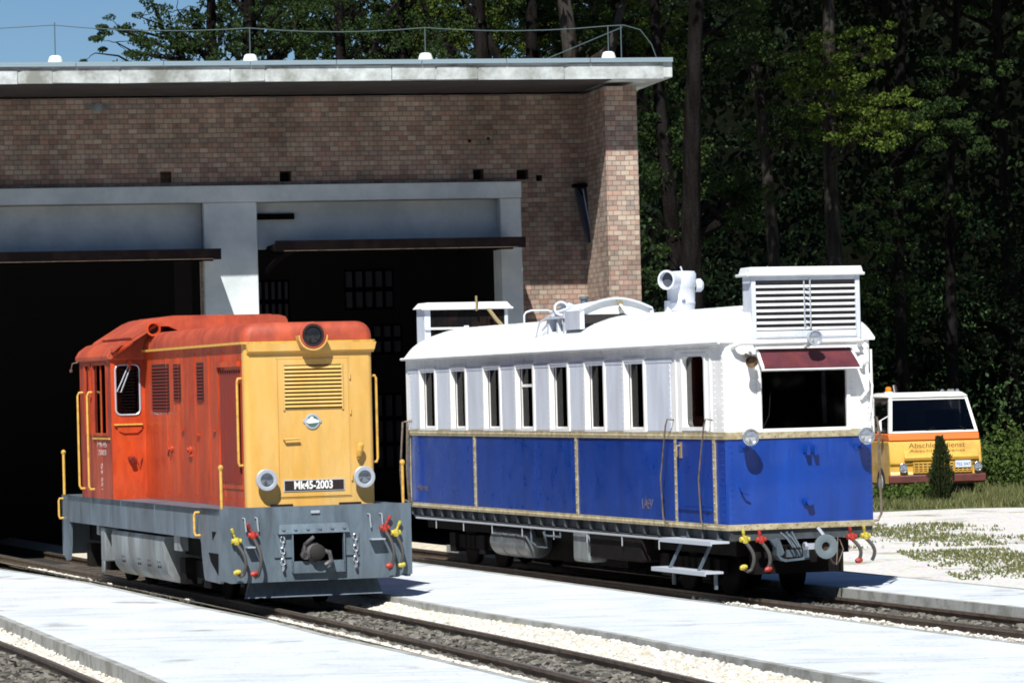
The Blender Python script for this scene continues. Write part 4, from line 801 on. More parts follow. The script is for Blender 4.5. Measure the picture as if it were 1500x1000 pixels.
a = MB(); tp = [(.06, .76), (.04, .7), (.045, .5), (.09, .32), (.17, .22), (.30, .19), (.5, .19), (.5, .76)]
a.prism(tp, 3.05, 5.0, 'y'); a.prism(tp, 5.02, 6.0, 'y'); tk = LB(a, 'fuel_tank', M['lgrey'])
a = MB()
for y in (3.4, 3.95, 4.5, 5.4):
    for dy, dz in ((-.05, -.03), (.05, -.03), (-.05, .03), (.05, .03)): a.rivet((.066, y + dy, .42 + dz), (-1, 0, -.3), .02)
LB(a, 'bolts', M['bplate'], tk)
a = MB(); a.box(.03, .22, 6.35, 6.6, .35, .78); a.box(.02, .05, 6.4, 6.55, .2, .36); a.box(.1, .2, 7.05, 7.2, .66, .8); LB(a, 'sand_pipe_bracket', M['lgrey'], bevel=.02)
a = MB(); a.box(.04, .14, 2.2, 2.5, .62, .80); LB(a, 'sand_box', M['lgrey'])
# front details
a = MB(); a.hexa([(.64, -.07, .86), (1.46, -.07, .86), (1.46, .0, .86), (.64, .0, .86), (.66, -.025, .965), (1.44, -.025, .965), (1.44, 0, .965), (.66, 0, .965)])
for x in (.70, .84, .98, 1.12, 1.26, 1.40): a.rivet((x, -.052, .905), (0, -1, .4), .024)
a.box(.60, .80, -.02, 0, .60, .858); a.box(1.40, 1.58, -.02, 0, .60, .858); a.box(.795, .81, -.06, 0, .43, .86); a.box(1.39, 1.405, -.06, 0, .43, .86)
a.box(.80, 1.40, -.06, -.001, .42, .55); LB(a, 'coupler_housing', M['grey'])
a = MB(); a.box(.79, 1.41, .30, .34, .40, .95); LB(a, 'coupler_recess', M['black2'])
a = MB(); a.prism([(.22, .90), (.42, .90), (.40, .80)], -.003, -.0005, 'x'); LB(a, 'foothold', M['black2']); a = MB(); a.prism([(.14, .66), (.60, .66), (.50, .56), (.16, .42)], -.003, -.0005, 'x'); LB(a, 'foothold', M['black2'])  # flat black patches paint the darkness of the step openings
a = MB(); a.lathe((1.02, .05, .65), (.15, -1, 0), [(0, .1), (.12, .11), (.16, .09), (.22, .05), (.22, 0)], 16); a.tube([(.92, -.08, .6), (.93, -.1, .74), (1.03, -.12, .82)], .022, 8); a.lathe((.93, -.06, .62), (0, -1, 0), [(0, .05), (.05, .05), (.05, 0)], 10)
a.tube([(1.08, -.1, .68), (1.2, -.14, .64), (1.22, -.14, .55), (1.15, -.13, .50)], .03, 8); cp2 = LB(a, 'coupler', mat('coupler_steel', (.10, .10, .11), .5, metal=.3, c2=(.03, .02, .018), scale=12))
a = MB(); a.lathe((1.06, -.13, .65), (0, -1, 0), [(0, .09), (.03, .09), (.05, .06), (.05, 0)], 14); LB(a, 'coupler_body', M['dark'], cp2)
for x in (.69, 1.53):
    a = MB()
    for k in range(6):
        z = .80 - k * .062; hw, hh = (.024, .04); dirx = k % 2
        pts = [(x + (hw * cos(t) if not dirx else 0), -.04 + (-hw * cos(t) if dirx else 0), z + hh * sin(t)) for t in [i * pi / 4 for i in range(8)]]
        a.tube(pts, .0095, 6, closed=True)
    LB(a, 'safety_chain', M['chrome'])
hose((.16, -.03, .80), M['hyel'], lo, OL, dx=.06, L=.34, handle=(-.05, -.02, .14), curl=.08, out=-.06)
hose((.35, -.03, .86), M['hred'], lo, OL, dx=.03, L=.42, handle=(-.06, -.02, .13), curl=.05, out=-.08)
hose((1.87, -.03, .89), M['hred'], lo, OL, dx=.05, L=.42, handle=(.07, -.02, .13), curl=.03, out=-.08)
hose((2.0, -.03, .83), M['hyel'], lo, OL, dx=.02, L=.36, handle=(.06, -.02, .13), curl=-.02, out=-.05)
a = MB()
for x in (.28, .42, 1.72, 1.86): a.tube([(x - .03, -.005, 1.05), (x - .02, -.05, 1.05), (x, -.03, .9)], .009, 6); 
a.box(.27, .36, -.12, 0, .72, .735); a.box(1.7, 1.86, -.12, 0, .76, .775); a.box(1.03, 1.13, -.02, 0, 1.08, 1.11); LB(a, 'hook', M['ring'])
a = MB(); a.box(.72, .76, -.001, .0, .3, .4); 
for x, z in ((.02, 1.62), (2.12, 1.62)):
    b_ = MB(); b_.tube([(x, .03, 1.15), (x, .03, z)], .016, 8); b_.lathe((x, .03, z), (0, 0, 1), [(-.04, .016), (-.02, .028), (0, .032), (.02, .022), (.03, 0)], 10); LB(b_, 'marker_post', M['yel2'])
b_ = MB(); b_.tube([(.03, 8.9, .9), (.03, 8.9, 1.72)], .018, 8); b_.lathe((.03, 8.9, 1.72), (0, 0, 1), [(-.04, .016), (-.02, .03), (0, .034), (.02, .022), (.03, 0)], 10); LB(b_, 'marker_post', M['yel2'])
def grab(pts, name='handrail', m='yel2', r=.015): b_ = MB(); b_.tube(pts, r, 8); return LB(b_, name, M[m])
grab([(-.0, 1.02, 1.10), (-.05, 1.02, 1.10), (-.06, 1.02, 1.07), (-.06, 1.02, .87), (-.05, 1.0, .84), (0, 1.0, .84)])
grab([(-.0, 8.84, 1.10), (-.05, 8.84, 1.10), (-.06, 8.84, 1.07), (-.06, 8.84, .87), (-.05, 8.84, .84), (0, 8.84, .84)])
# hood
H0, H1, HY0, HY1 = .435, 1.935, .5, 5.66
def rrect(x0, x1, y0, y1, r, n=4, front_only=False):
    o = []
    for cx_, cy_, a0 in ((x0 + r, y0 + r, pi), (x1 - r, y0 + r, 1.5 * pi)):
        o += [(cx_ + r * cos(a0 + i * pi / 2 / n), cy_ + r * sin(a0 + i * pi / 2 / n)) for i in range(n + 1)]
    o += [(x1, y1), (x0, y1)]; return o
h = MB(); h.box(H0, H0 + .03, .62, HY1, 1.15, 3.0); h.box(H1 - .03, H1, .62, HY1, 1.15, 3.0)
for y in (1.5, 2.2, 2.9, 3.75, 4.4): h.box(H0 - .008, H0 - .0005, y, y + .02, 1.25, 2.92)
h.box(H0 - .01, H0 - .0005, .64, HY1 - .01, 1.15, 1.22)
hood = LB(h, 'engine_hood', M['red'])
h = MB(); pr_ = rrect(H0, H1, HY0, .619, .06); h.prism(pr_, 1.15, 3.0, 'z', False); nose = LB(h, 'nose', M['yel'])
for p_ in nose.data.polygons: p_.use_smooth = True
nose.data.set_sharp_from_angle(angle=radians(40))
# hood roof: swept profile with rounded shoulders
def capsweep(name, x0, x1, y0, y1, z0, zs, m, parent, rx=.22, steps=6, over=.02, rfront=.16, rback=0):
    rings = []; 
    def ring(ins, z): return [(x0 + ins * 1.0 - over * (ins == 0), y, z) for y in ()]
    vs = []; N_ = 10
    def loop(i, z, fi):
        r_ = .10; pts = []
        X0, X1, Y0, Y1 = x0 + i, x1 - i, y0 + fi, y1
        for cx_, cy_, a0 in ((X0 + r_, Y0 + r_, pi), (X1 - r_, Y0 + r_, 1.5 * pi)): pts += [(cx_ + r_ * cos(a0 + q * pi / 8), cy_ + r_ * sin(a0 + q * pi / 8), z) for q in range(5)]
        return pts + [(X1, Y1, z), (X0, Y1, z)]
    loops = [loop(0, z0, 0)]
    for q in range(steps + 1):
        t = q / steps * pi / 2; loops.append(loop(rx * (1 - cos(t)), z0 + .04 + (zs - z0 - .04) * sin(t), rfront * (1 - cos(t))))
    k_ = len(loops[0]); b_ = MB(); b_.add([p for l in loops for p in l], [(i * k_ + j, i * k_ + (j + 1) % k_, (i + 1) * k_ + (j + 1) % k_, (i + 1) * k_ + j) for i in range(len(loops) - 1) for j in range(k_)], True)
    b_.add(loops[-1], [tuple(range(k_))]); b_.add(loops[0], [tuple(range(k_))]); return LB(b_, name, m, parent)
hr = capsweep('hood_roof', H0 - .01, H1 + .01, .48, HY1 + .02, 3.015, 3.225, M['redroof'], hood, rx=.15, rfront=.09)
h = MB()
h.prism(rrect(H0 - .045, H1 + .045, .455, 5.6, .08) , 2.985, 3.012, 'z'); LB(h, 'gutter_strip', M['yel2'], hood)
# nose door, grille, lamps, plate
dx0, dx1 = .80, 1.655; yf = HY0
a = MB()
for q in ((dx0, dx0 + .012, 1.24, 2.82), (dx1 - .012, dx1, 1.24, 2.82), (dx0, dx1, 2.81, 2.82), (dx0, dx1, 1.24, 1.252)): a.box(q[0], q[1], yf - .006, yf + .001, q[2], q[3])
a.box(dx0 + .016, dx1 - .016, yf - .014, yf - .001, 1.256, 2.806); nd = LB(a, 'nose_door', M['yel'], nose)
gx0, gx1, gz0, gz1 = .89, 1.555, 2.25, 2.74
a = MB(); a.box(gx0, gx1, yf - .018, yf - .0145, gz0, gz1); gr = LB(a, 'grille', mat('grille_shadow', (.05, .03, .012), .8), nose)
for i in range(11):
    z = gz0 + .015 + i * .0435; a = MB(); a.hexa([(gx0, yf - .042, z), (gx1, yf - .042, z), (gx1, yf - .036, z - .004), (gx0, yf - .036, z - .004), (gx0, yf - .019, z + .026), (gx1, yf - .019, z + .026), (gx1, yf - .0185, z + .02), (gx0, yf - .0185, z + .02)]); LB(a, 'louvre', M['yel'], gr)
a = MB(); a.box(gx0 - .02, gx0, yf - .03, yf - .0145, gz0 - .02, gz1 + .02); a.box(gx1, gx1 + .02, yf - .03, yf - .0145, gz0 - .02, gz1 + .02); LB(a, 'grille_frame', M['yel'], gr)
for z in (1.45, 2.2, 2.6):
    a = MB(); a.cyl((dx1 + .005, yf - .012, z - .03), (dx1 + .005, yf - .012, z + .03), .01, 8); LB(a, 'hinge', M['yel'], nose)
a = MB(); a.box(.46, .80 - .01, yf - .012, yf, 2.88, 2.97); a.hexa([(.47, yf - .05, 2.90), (1.95, yf - .05, 2.90), (1.95, yf, 2.87), (.47, yf, 2.87), (.45, yf - .055, 2.985), (1.97, yf - .055, 2.985), (1.97, yf, 2.985), (.45, yf, 2.985)]); LB(a, 'drip_moulding', M['yel'], nose)
lm = lamp((1.195, yf + .02, 3.07), (0, -1, 0), .152, lo, OL, M['redroof'], M['dlens'], depth=.20)
a = MB(); n = 14; ya, yb_ = yf - .05, yf - .192
o_ = [(1.195 + .172 * cos(t), 3.07 + .172 * sin(t)) for t in [pi + i * pi / n for i in range(n + 1)]]; i_ = [(1.195 + .156 * cos(t), 3.07 + .156 * sin(t)) for t in [2 * pi - i * pi / n for i in range(n + 1)]]
a.prism(o_ + i_, ya, yb_, 'y'); LB(a, 'lamp_cradle', M['yel'], lm)
a = MB(); a.lathe((1.195, yf - .186, 3.07), (0, -1, 0), [(0, .128), (.006, .128), (.006, .1), (0, .1)], 24); LB(a, 'lamp_ring', M['bplate'], lm)
for x in (.635, 1.775):
    hl = lamp((x, yf - .01, 1.455), (0, -1, 0), .125, lo, OL, M['ring'], M['lens'], depth=.11)
    a = MB(); a.lathe((x, yf - .118, 1.455), (0, -1, 0), [(0, .122), (.022, .118), (.026, .09), (.02, .076), (.0, .074)], 28); LB(a, 'lamp_rim', M['ring'], hl)
    a = MB(); a.lathe((x, yf - .132, 1.455), (0, -1, 0), [(0, .077), (.010, .05), (.014, 0)], 20); LB(a, 'bulb_glass', mat('lamp_glass', (.22, .25, .29), .10, metal=.75), hl)
a = MB(); a.box(.855, 1.565, yf - .024, yf - .0145, 1.315, 1.445); pl = LB(a, 'number_plate', M['silver'], nose)
a = MB(); a.box(.865, 1.555, yf - .028, yf - .0245, 1.325, 1.435); LB(a, 'plate_face', M['bplate'], pl)
text('lettering', 'Mk45-2003', M['wtext'], nose, (1.20 - LX, yf - .0285 - LY, 1.38), .125, (pi / 2, 0, 0), .80, bold=.004)
a = MB(); a.lathe((1.205, yf - .015, 2.10), (0, -1, 0), [(0, .088), (.012, .088), (.016, .075), (.016, 0)], 28); a.prism([(1.205 + .112 * cos(t), 2.10 + .036 * sin(t)) for t in [i * pi / 8 for i in range(16)]], yf - .026, yf - .0145, 'y'); em = LB(a, 'emblem', M['ring'], nose)
a = MB(); a.lathe((1.205, yf - .0315, 2.10), (0, -1, 0), [(0, .066), (.002, .066), (.002, 0)], 24); LB(a, 'emblem_face', mat('emblem_dark', (.06, .13, .12), .4), em)
a = MB(); a.prism([(1.13, 2.09), (1.15, 2.125), (1.19, 2.14), (1.24, 2.125), (1.285, 2.10), (1.27, 2.085), (1.22, 2.08), (1.16, 2.075)], yf - .038, yf - .0336, 'y'); a.prism([(1.165, 2.13), (1.19, 2.155), (1.22, 2.15), (1.205, 2.13)], yf - .038, yf - .0336, 'y'); LB(a, 'emblem_mark', M['wtext'], em)
a = MB(); a.tube([(.87, yf - .015, 1.90), (.87, yf - .06, 1.905), (1.04, yf - .06, 1.91)], .013, 8); LB(a, 'door_handle', M['yel'], nose)
a = MB(); a.lathe((1.735, yf - .05, 1.70), (.1, -.3, 1), [(0, 0), (0, .035), (.11, .04), (.14, .03), (.15, 0)], 12); a.tube([(1.735, yf, 1.68), (1.735, yf - .06, 1.68)], .02, 8); LB(a, 'whistle', M['yel2'], nose)
grab([(H0, .66, 2.60), (H0 - .04, .66, 2.60), (H0 - .05, .66, 2.57), (H0 - .05, .66, 1.66), (H0 - .04, .66, 1.62), (H0, .66, 1.62)])
grab([(H1, .6, 2.60), (H1 + .05, .6, 2.60), (H1 + .065, .6, 2.57), (H1 + .065, .6, 1.66), (H1 + .05, .6, 1.62), (H1, .6, 1.62)])
a = MB(); a.box(.70, .96, yf - .01, yf + .001, 1.151, 1.175); a.box(1.50, 1.76, yf - .01, yf + .001, 1.151, 1.175); LB(a, 'drain_slot', M['bplate'], nose)
# hood side louvres and panel
for y0_, y1_, z0_, z1_ in ((4.27, 5.2, 2.24, 2.82), (3.65, 4.02, 2.36, 2.81), (2.47, 2.80, 2.35, 2.81)):
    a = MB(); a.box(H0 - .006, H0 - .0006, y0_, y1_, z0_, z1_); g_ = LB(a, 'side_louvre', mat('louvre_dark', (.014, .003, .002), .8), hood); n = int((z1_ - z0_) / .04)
    a = MB()
    for k in range(n): z = z0_ + .01 + k * .04; a.hexa([(H0 - .02, y0_ + .01, z), (H0 - .016, y0_ + .01, z - .003), (H0 - .016, y1_ - .01, z - .003), (H0 - .02, y1_ - .01, z), (H0 - .007, y0_ + .01, z + .016), (H0 - .0065, y0_ + .01, z + .012), (H0 - .0065, y1_ - .01, z + .012), (H0 - .007, y1_ - .01, z + .016)])
    LB(a, 'louvre_slats', M['dred'], g_)
a = MB(); a.box(H0 - .05, H0 - .001, .66, 1.72, 2.74, 2.80); a.box(H0 - .03, H0 - .001, 1.66, 1.72, 1.35, 2.739); a.box(H0 - .01, H0 - .001, .66, 1.66, 1.35, 1.40); sp_ = LB(a, 'radiator_surround', M['red'], hood)
a = MB()
for k in range(9): y = .72 + k * .105; a.box(H0 - .02, H0 - .001, y, y + .05, 1.42, 2.70)
LB(a, 'radiator_shutter', mat('shutter_red', (.16, .015, .008), .6), sp_)
a = MB()
for y, z in ((1.9, 2.0), (2.7, 1.95), (3.5, 2.0), (3.1, 1.7), (4.3, 1.75)): a.box(H0 - .03, H0 - .001, y, y + .12, z, z + .025)
for y in (4.2, 3.2): a.lathe((H0 - .001, y, 1.78), (-1, 0, 0), [(0, .05), (.02, .05), (.03, .03), (.05, .03), (.05, 0)], 12)
LB(a, 'latch', M['red'], hood)
# cab
C0, C1, CY0, CY1 = 0.0, 2.2, 5.66, 7.52
cs = MB()
cs.holed(lambda a, z, d: (d, a, z), (CY0, CY1), (1.15, 2.95), [(5.92, 6.72, 1.98, 2.84), (6.88, 7.22, 1.98, 2.84)], .04)
cs.holed(lambda a, z, d: (C1 - d, a, z), (CY0, CY1), (1.15, 2.95), [(5.92, 6.72, 1.98, 2.84), (6.88, 7.22, 1.98, 2.84)], .04)
cab = LB(cs, 'cab', mat('faded_red', (.42, .075, .04), .5, c2=(.24, .025, .014), scale=5, amt=.9, streak=True, grime=.4), weld=True)
cs = MB(); fp_ = [(.04, 1.15), (.04, 2.93), (.0601, 3.02), (.3, 3.2), (.6, 3.35), (1.1, 3.37), (1.6, 3.35), (1.9, 3.2), (2.1399, 3.02), (2.16, 2.93), (2.16, 1.15)]
cs.holed(lambda a, z, d: (a, CY0 - .01 + d, z), (0, C1), (1.151, 2.90), [(.055, .375, 2.20, 2.84), (1.98, 2.14, 2.2, 2.84)], .04)
cs.prism([(0, 2.901), (0.02, 2.96), (.12, 3.08), (.5, 3.30), (.62, 3.36), (1.58, 3.36), (1.7, 3.30), (2.08, 3.08), (2.18, 2.96), (2.2, 2.901)], CY0 - .01, CY0 + .03, 'y')
cf = LB(cs, 'cab_front', M['red'], weld=True)
cs = MB(); cs.box(.0, C1, CY1 + .001, CY1 + .04, 1.151, 2.9); LB(cs, 'cab_rear', M['red'])
# window frame with rounded corners
a = MB()
def roundframe(cx, cz, hw, hh, r, n=5):
    o = []
    for sx, sz, a0 in ((1, 1, 0), (-1, 1, pi / 2), (-1, -1, pi), (1, -1, 1.5 * pi)): o += [(cx + sx * (hw - r) + r * cos(a0 + i * pi / 2 / n), cz + sz * (hh - r) + r * sin(a0 + i * pi / 2 / n)) for i in range(n + 1)]
    return o
a.tube([(x, CY0 - .015, z) for x, z in roundframe(.215, 2.52, .155, .315, .07)], .012, 6, closed=True); wf = LB(a, 'window_frame', M['ring'], cf)
a = MB()
for cx_, cz_, sx, sz in ((.055, 2.84, 1, -1), (.375, 2.84, -1, -1), (.055, 2.20, 1, 1), (.375, 2.20, -1, 1)):
    a.prism([(cx_, cz_)] + [(cx_ + sx * .08 * (1 - cos(t * pi / 8)), cz_ + sz * .08 * (1 - sin(t * pi / 8))) for t in range(5)], CY0 - .008, CY0 + .02, 'y')
LB(a, 'window_corner', M['red'], cf)
a = MB(); a.box(.05, .38, CY0 + .005, CY0 + .009, 2.19, 2.85); LB(a, 'pane', M['dglass'], wf)
a = MB(); a.tube([(.24, CY0 - .04, 2.86), (.13, CY0 - .05, 2.62), (.07, CY0 - .05, 2.50), (.12, CY0 - .05, 2.49), (.25, CY0 - .04, 2.80)], .008, 6); LB(a, 'wiper', M['ring'], wf)
a = MB(); a.lathe((.24, CY0 - .02, 2.86), (0, -1, 0), [(0, .03), (.04, .03), (.04, 0)], 10); a.box(.225, .255, CY0 - .05, CY0 - .035, 2.78, 2.90); LB(a, 'wiper_motor', M['red'], wf)
a = MB(); a.box(.19, .34, CY0 + .02, CY0 + .1, 2.22, 2.27); a.box(.22, .30, CY0 + .02, CY0 + .1, 2.26, 2.30); LB(a, 'cab_control', M['silver'], wf)
a = MB(); a.box(.03, .39, CY0 - .05, CY0 - .012, 2.075, 2.095); LB(a, 'window_ledge', M['yel2'], cf)
a = MB(); a.prism([(.06, 2.07), (.09, 2.0), (.15, 1.97), (.33, 1.97), (.39, 2.02), (.39, 2.07)], CY0 - .03, CY0 - .011, 'y'); LB(a, 'access_cover', M['red'], cf, bevel=.008)
a = MB(); a.box(.20, .28, CY0 - .07, CY0 - .011, 1.64, 1.68); a.lathe((.24, CY0 - .03, 1.66), (0, -1, -.3), [(0, .03), (.08, .035), (.08, .0)], 10); a.tube([(.30, CY0 - .02, 1.66), (.33, CY0 - .05, 1.57), (.38, CY0 - .02, 1.66)], .008, 6); LB(a, 'socket', mat('dark_red', (.16, .012, .006), .6), cf)
# cab roof
prc = [(-.04, 2.90), (-.05, 2.95), (.0, 3.03), (.1, 3.10), (.18, 3.12), (.20, 3.145), (.58, 3.375), (.68, 3.415), (2.08, 3.415), (2.17, 3.39), (2.20, 3.34), (2.21, 3.12), (2.22, 3.03), (2.25, 2.95), (2.24, 2.90)]
a = MB(); a.prism(prc, CY0 - .05, CY1 + .08, 'y'); cr = LB(a, 'cab_roof', M['redroof'], bevel=.01)
a = MB(); a.prism([(.20, 3.150), (.58, 3.38), (.68, 3.42), (2.08, 3.42), (2.17, 3.395), (2.20, 3.34), (2.18, 3.235), (.80, 3.235), (.66, 3.30), (.52, 3.30), (.20, 3.11)], CY0 - .44, CY0 - .052, 'y'); a.prism([(.0, 3.03), (.1, 3.105), (.2, 3.125), (.2, 3.09), (.1, 3.07), (.0, 2.99)], CY0 - .22, CY0 - .052, 'y'); LB(a, 'roof_overhang', M['redroof'], cr)
a = MB(); a.prism([(.19, 3.15), (.60, 3.39), (.6, 3.412), (.18, 3.17)], CY0 - .42, 7.0, 'y'); a.prism([(.72, 3.421), (2.0, 3.421), (2.0, 3.430), (.72, 3.430)], CY0 - .4, 7.2, 'y'); LB(a, 'roof_panel', M['redroof'], cr)
a = MB(); a.lathe((.47, CY0 - .30, 3.27), (-.08, -1, -.02), [(0, .0), (0, .075), (.2, .085), (.21, .095), (.22, .088), (.22, .068), (.04, .06), (.04, 0)], 20); hn = LB(a, 'horn', M['red'], cr)
for e_ in ((.20, .0, .62),):
    b_ = MB(); yA, yB = CY0 - .44, CY0 - .03; b_.hexa([(e_[0], yA, 3.09), (e_[0], yA, 3.11), (e_[1], yB, 2.93), (e_[1], yB, 2.90), (e_[0], yA, 3.135), (e_[0], yA + .01, 3.14), (e_[0], yB, 3.14), (e_[1] * .9 + e_[0] * .1, yB, 2.98)]); LB(b_, 'shade_cheek', M['red'], cr)  # plate added beside the overhang to keep sun off the cab front
a = MB(); a.lathe((.46, CY0 - .43, 3.268), (-.08, -1, -.02), [(0, .067), (0, 0)], 20); LB(a, 'horn_mouth', M['dark'], hn)
# cab side windows, handrails, ledge, writing
for y0_, y1_ in ((5.92, 6.72), (6.88, 7.22)):
    a = MB()
    for q in ((y0_ - .03, y0_, 1.95, 2.87), (y1_, y1_ + .03, 1.95, 2.87), (y0_, y1_, 2.84, 2.87), (y0_, y1_, 1.95, 1.98)): a.box(-.012, -.0005, *q)
    a.box(.01, .03, (y0_ + y1_) / 2 - .02, (y0_ + y1_) / 2 + .02, 1.98, 2.84); wf = LB(a, 'side_window', M['red'], cab)
    a = MB(); a.box(.018, .022, y0_, y1_, 1.98, 2.84); LB(a, 'pane', M['dglass'], wf)
a = MB(); a.box(-.02, -.0006, 5.75, 6.75, 1.90, 1.92); LB(a, 'ledge', M['yel2'], cab)
grab([(0, 7.38, 2.5), (-.05, 7.38, 2.5), (-.07, 7.38, 2.46), (-.07, 7.38, 1.30), (-.05, 7.38, 1.26), (0, 7.38, 1.26)], r=.015)
grab([(0, 6.78, 2.5), (-.05, 6.78, 2.5), (-.07, 6.78, 2.46), (-.07, 6.78, 1.30), (-.05, 6.78, 1.26), (0, 6.78, 1.26)], r=.015)
text('lettering', 'Mk45\n2003', M['ftext'], cab, (-.002 - LX, 6.25 - LY, 1.78), .10, Lr, 2.6)
text('lettering', 'D2 001', M['ftext'], cab, (-.002 - LX, 6.3 - LY, 1.42), .12, (pi / 2, pi / 2, -pi / 2), 1.0)
a = MB(); a.tube([(0, 7.5, 2.90), (-.10, 7.52, 2.88), (-.12, 7.52, 2.8)], .008, 6); a.lathe((-.12, 7.52, 2.76), (0, 0, 1), [(0, 0), (.015, .02), (.04, .02), (.05, 0)], 8); LB(a, 'tail_lamp', mat('dark_fitting', (.10, .05, .05), .5), cab)
a = MB(); a.box(.05, 2.15, 5.72, 7.45, 1.16, 1.2); a.box(.3, 1.9, 5.8, 6.3, 1.2, 2.0); a.box(.5, 1.0, 7.0, 7.5, 1.2, 2.3); LB(a, 'cab_interior', M['dark'])
for o in (cf, cab): pass

# ================================================================== TRUCK
TX, TY = 8.26, 75.6
tk = empty('tow_truck', (TX, TY + 2.5, GZ), radians(9), 'yellow tow truck with white cab roof parked behind the small conifer', 'truck')
OT = (1.20, 2.5, GZ + .0)
def KB(mb, name, m, parent=None, **k): return mb.build(name, m, parent or tk, off=OT, **k)
# lower body front profile (y,z): bulging
a = MB(); a.prism([(.0, .40), (-.02, .62), (.02, .66), (.03, .80), (-.02, .84), (.05, 1.02), (.10, 1.10), (2.0, 1.10), (2.0, .40)], .06, 2.30, 'x'); body = KB(a, 'cab_body', M['tyel'], bevel=.09)
a = MB(); a.prism([(.07, 1.101), (.12, 1.21), (2.0, 1.21), (2.0, 1.101)], .07, 2.28, 'x'); KB(a, 'orange_band', M['tora'], bevel=.02)
# greenhouse
def gx(z): t = (z - 1.21) / .80; return .09 + .10 * t, 2.27 - .17 * t, .12 + .24 * t
def gpt(sx, z, d=0): x0, x1, y = gx(z); return ((x0, x1)[sx] + (d if sx == 0 else -d), y + 0, z)
a = MB()
for sx in (0, 1):
    lo_ = gx(1.21); hi = gx(2.01); xl, xh = (lo_[0], hi[0]) if sx == 0 else (lo_[1], hi[1]); s_ = 1 if sx == 0 else -1
    a.hexa([(xl, lo_[2], 1.211), (xl + s_ * .09, lo_[2], 1.211), (xl + s_ * .09, lo_[2] + .12, 1.211), (xl, lo_[2] + .12, 1.211), (xh, hi[2], 2.0), (xh + s_ * .09, hi[2], 2.0), (xh + s_ * .09, hi[2] + .12, 2.0), (xh, hi[2] + .12, 2.0)])
    a.box(min(xl, xl + s_ * .05), max(xl, xl + s_ * .05), 1.4, 2.0, 1.211, 2.0)
a.hexa([(.18, .118, 1.211), (2.18, .118, 1.211), (2.18, .17, 1.211), (.18, .17, 1.211), (.185, .132, 1.26), (2.17, .132, 1.26), (2.17, .18, 1.26), (.185, .18, 1.26)])
a.box(.19, 2.1, .36, .44, 1.93, 2.0); a.box(.1, 2.25, 1.95, 2.0, 1.211, 2.0); KB(a, 'cab_pillars', M['twhite'], bevel=.015)
a = MB(); a.hexa([(.13, .30, 2.001), (2.16, .30, 2.001), (2.16, 2.02, 2.001), (.13, 2.02, 2.001), (.28, .48, 2.14), (2.02, .48, 2.14), (2.02, 1.95, 2.14), (.28, 1.95, 2.14)]); KB(a, 'cab_roof', M['twhite'], bevel=.10)
a = MB(); a.hexa([(.17, .135, 1.25), (2.18, .135, 1.25), (2.18, .14, 1.25), (.17, .14, 1.25), (.25, .345, 1.95), (2.06, .345, 1.95), (2.06, .35, 1.95), (.25, .35, 1.95)]); wsn = KB(a, 'windscreen', M['dglass'])
a = MB(); a.tube([(1.95, .12, 1.27), (1.82, .13, 1.34)], .014, 6); a.tube([(1.0, .12, 1.27), (1.2, .14, 1.32)], .012, 6); KB(a, 'wiper', M['black'], wsn)
a = MB(); a.box(.12, .125, .35, 1.4, 1.25, 1.92); KB(a, 'side_window', M['dglass'])
a = MB(); a.box(.2, 2.1, .5, .9, .9, 1.26); a.box(.3, .8, 1.0, 1.5, 1.1, 1.7); a.box(1.4, 2.0, 1.0, 1.5, 1.1, 1.7); KB(a, 'cab_seats', M['dark'])
a = MB(); a.prism([(.02, .42), (.0, .42), (-.05, .44), (-.06, .60), (-.02, .62), (.02, .60)], .02, 2.37, 'x'); KB(a, 'bumper', M['tmar'], bevel=.02)
a = MB(); a.box(.62, 2.02, -.03, .019, .64, .86); gl = KB(a, 'grille', mat('grille_dark', (.08, .045, .01), .7))
a = MB()
for k in range(5): z = .65 + k * .048; a.box(.60, 2.04, -.045, -.031, z, z + .022)
for k in range(14): x = .62 + k * .107; a.box(x, x + .03, -.045, -.032, .65, .865)
KB(a, 'grille_bars', M['tyel'], gl)
a = MB(); a.prism([(-.06, .875), (-.08, .90), (.03, .96), (.04, .87)], .4, 2.2, 'x'); KB(a, 'grille_lip', M['tyel'], bevel=.01)
for x in (.36, 2.17): lamp((x, .0, .755), (0, -1, 0), .10, tk, OT, M['chrome'], M['lens'], depth=.09)
a = MB(); a.box(1.63, 2.0, -.06, -.046, .76, .87); npl = KB(a, 'number_plate', M['bluesign']); text('lettering', '702 047', mat('plate_blue', (.03, .08, .3), .5), npl, (1.815 - OT[0], -.061 - OT[1], .815 - OT[2]), .09, (pi / 2, 0, 0), 1)
text('lettering', 'Abschleppdienst', M['textd'], tk, (1.18 - OT[0], -.085 - OT[1], 1.0 - OT[2]), .15, (pi / 2, 0, 0), 1.2, ext=.001)
a = MB(); a.lathe((.34, .9, 2.13), (0, 0, 1), [(0, .09), (.04, .09), (.04, .075), (.15, .07), (.18, .04), (.18, 0)], 16); bc = KB(a, 'beacon', M['amber'])
a = MB(); a.lathe((.34, .9, 2.10), (0, 0, 1), [(0, .11), (.07, .11), (.07, 0)], 16); KB(a, 'beacon_base', M['twhite'], bc)
for x in (1.55, 1.72, 1.80, 1.92): a = MB(); a.lathe((x, .55, 2.17), (0, -1, 0), [(-.08, .0), (-.06, .03), (0, .045), (0, .0)], 12); a.box(x - .01, x + .01, .56, .6, 2.13, 2.16); KB(a, 'roof_lamp', M['lens'])
a = MB(); a.box(-.12, -.06, .2, .28, 1.28, 1.5); a.tube([(.1, .2, 1.6), (-.09, .24, 1.5)], .012, 6); KB(a, 'mirror', M['twhite'])
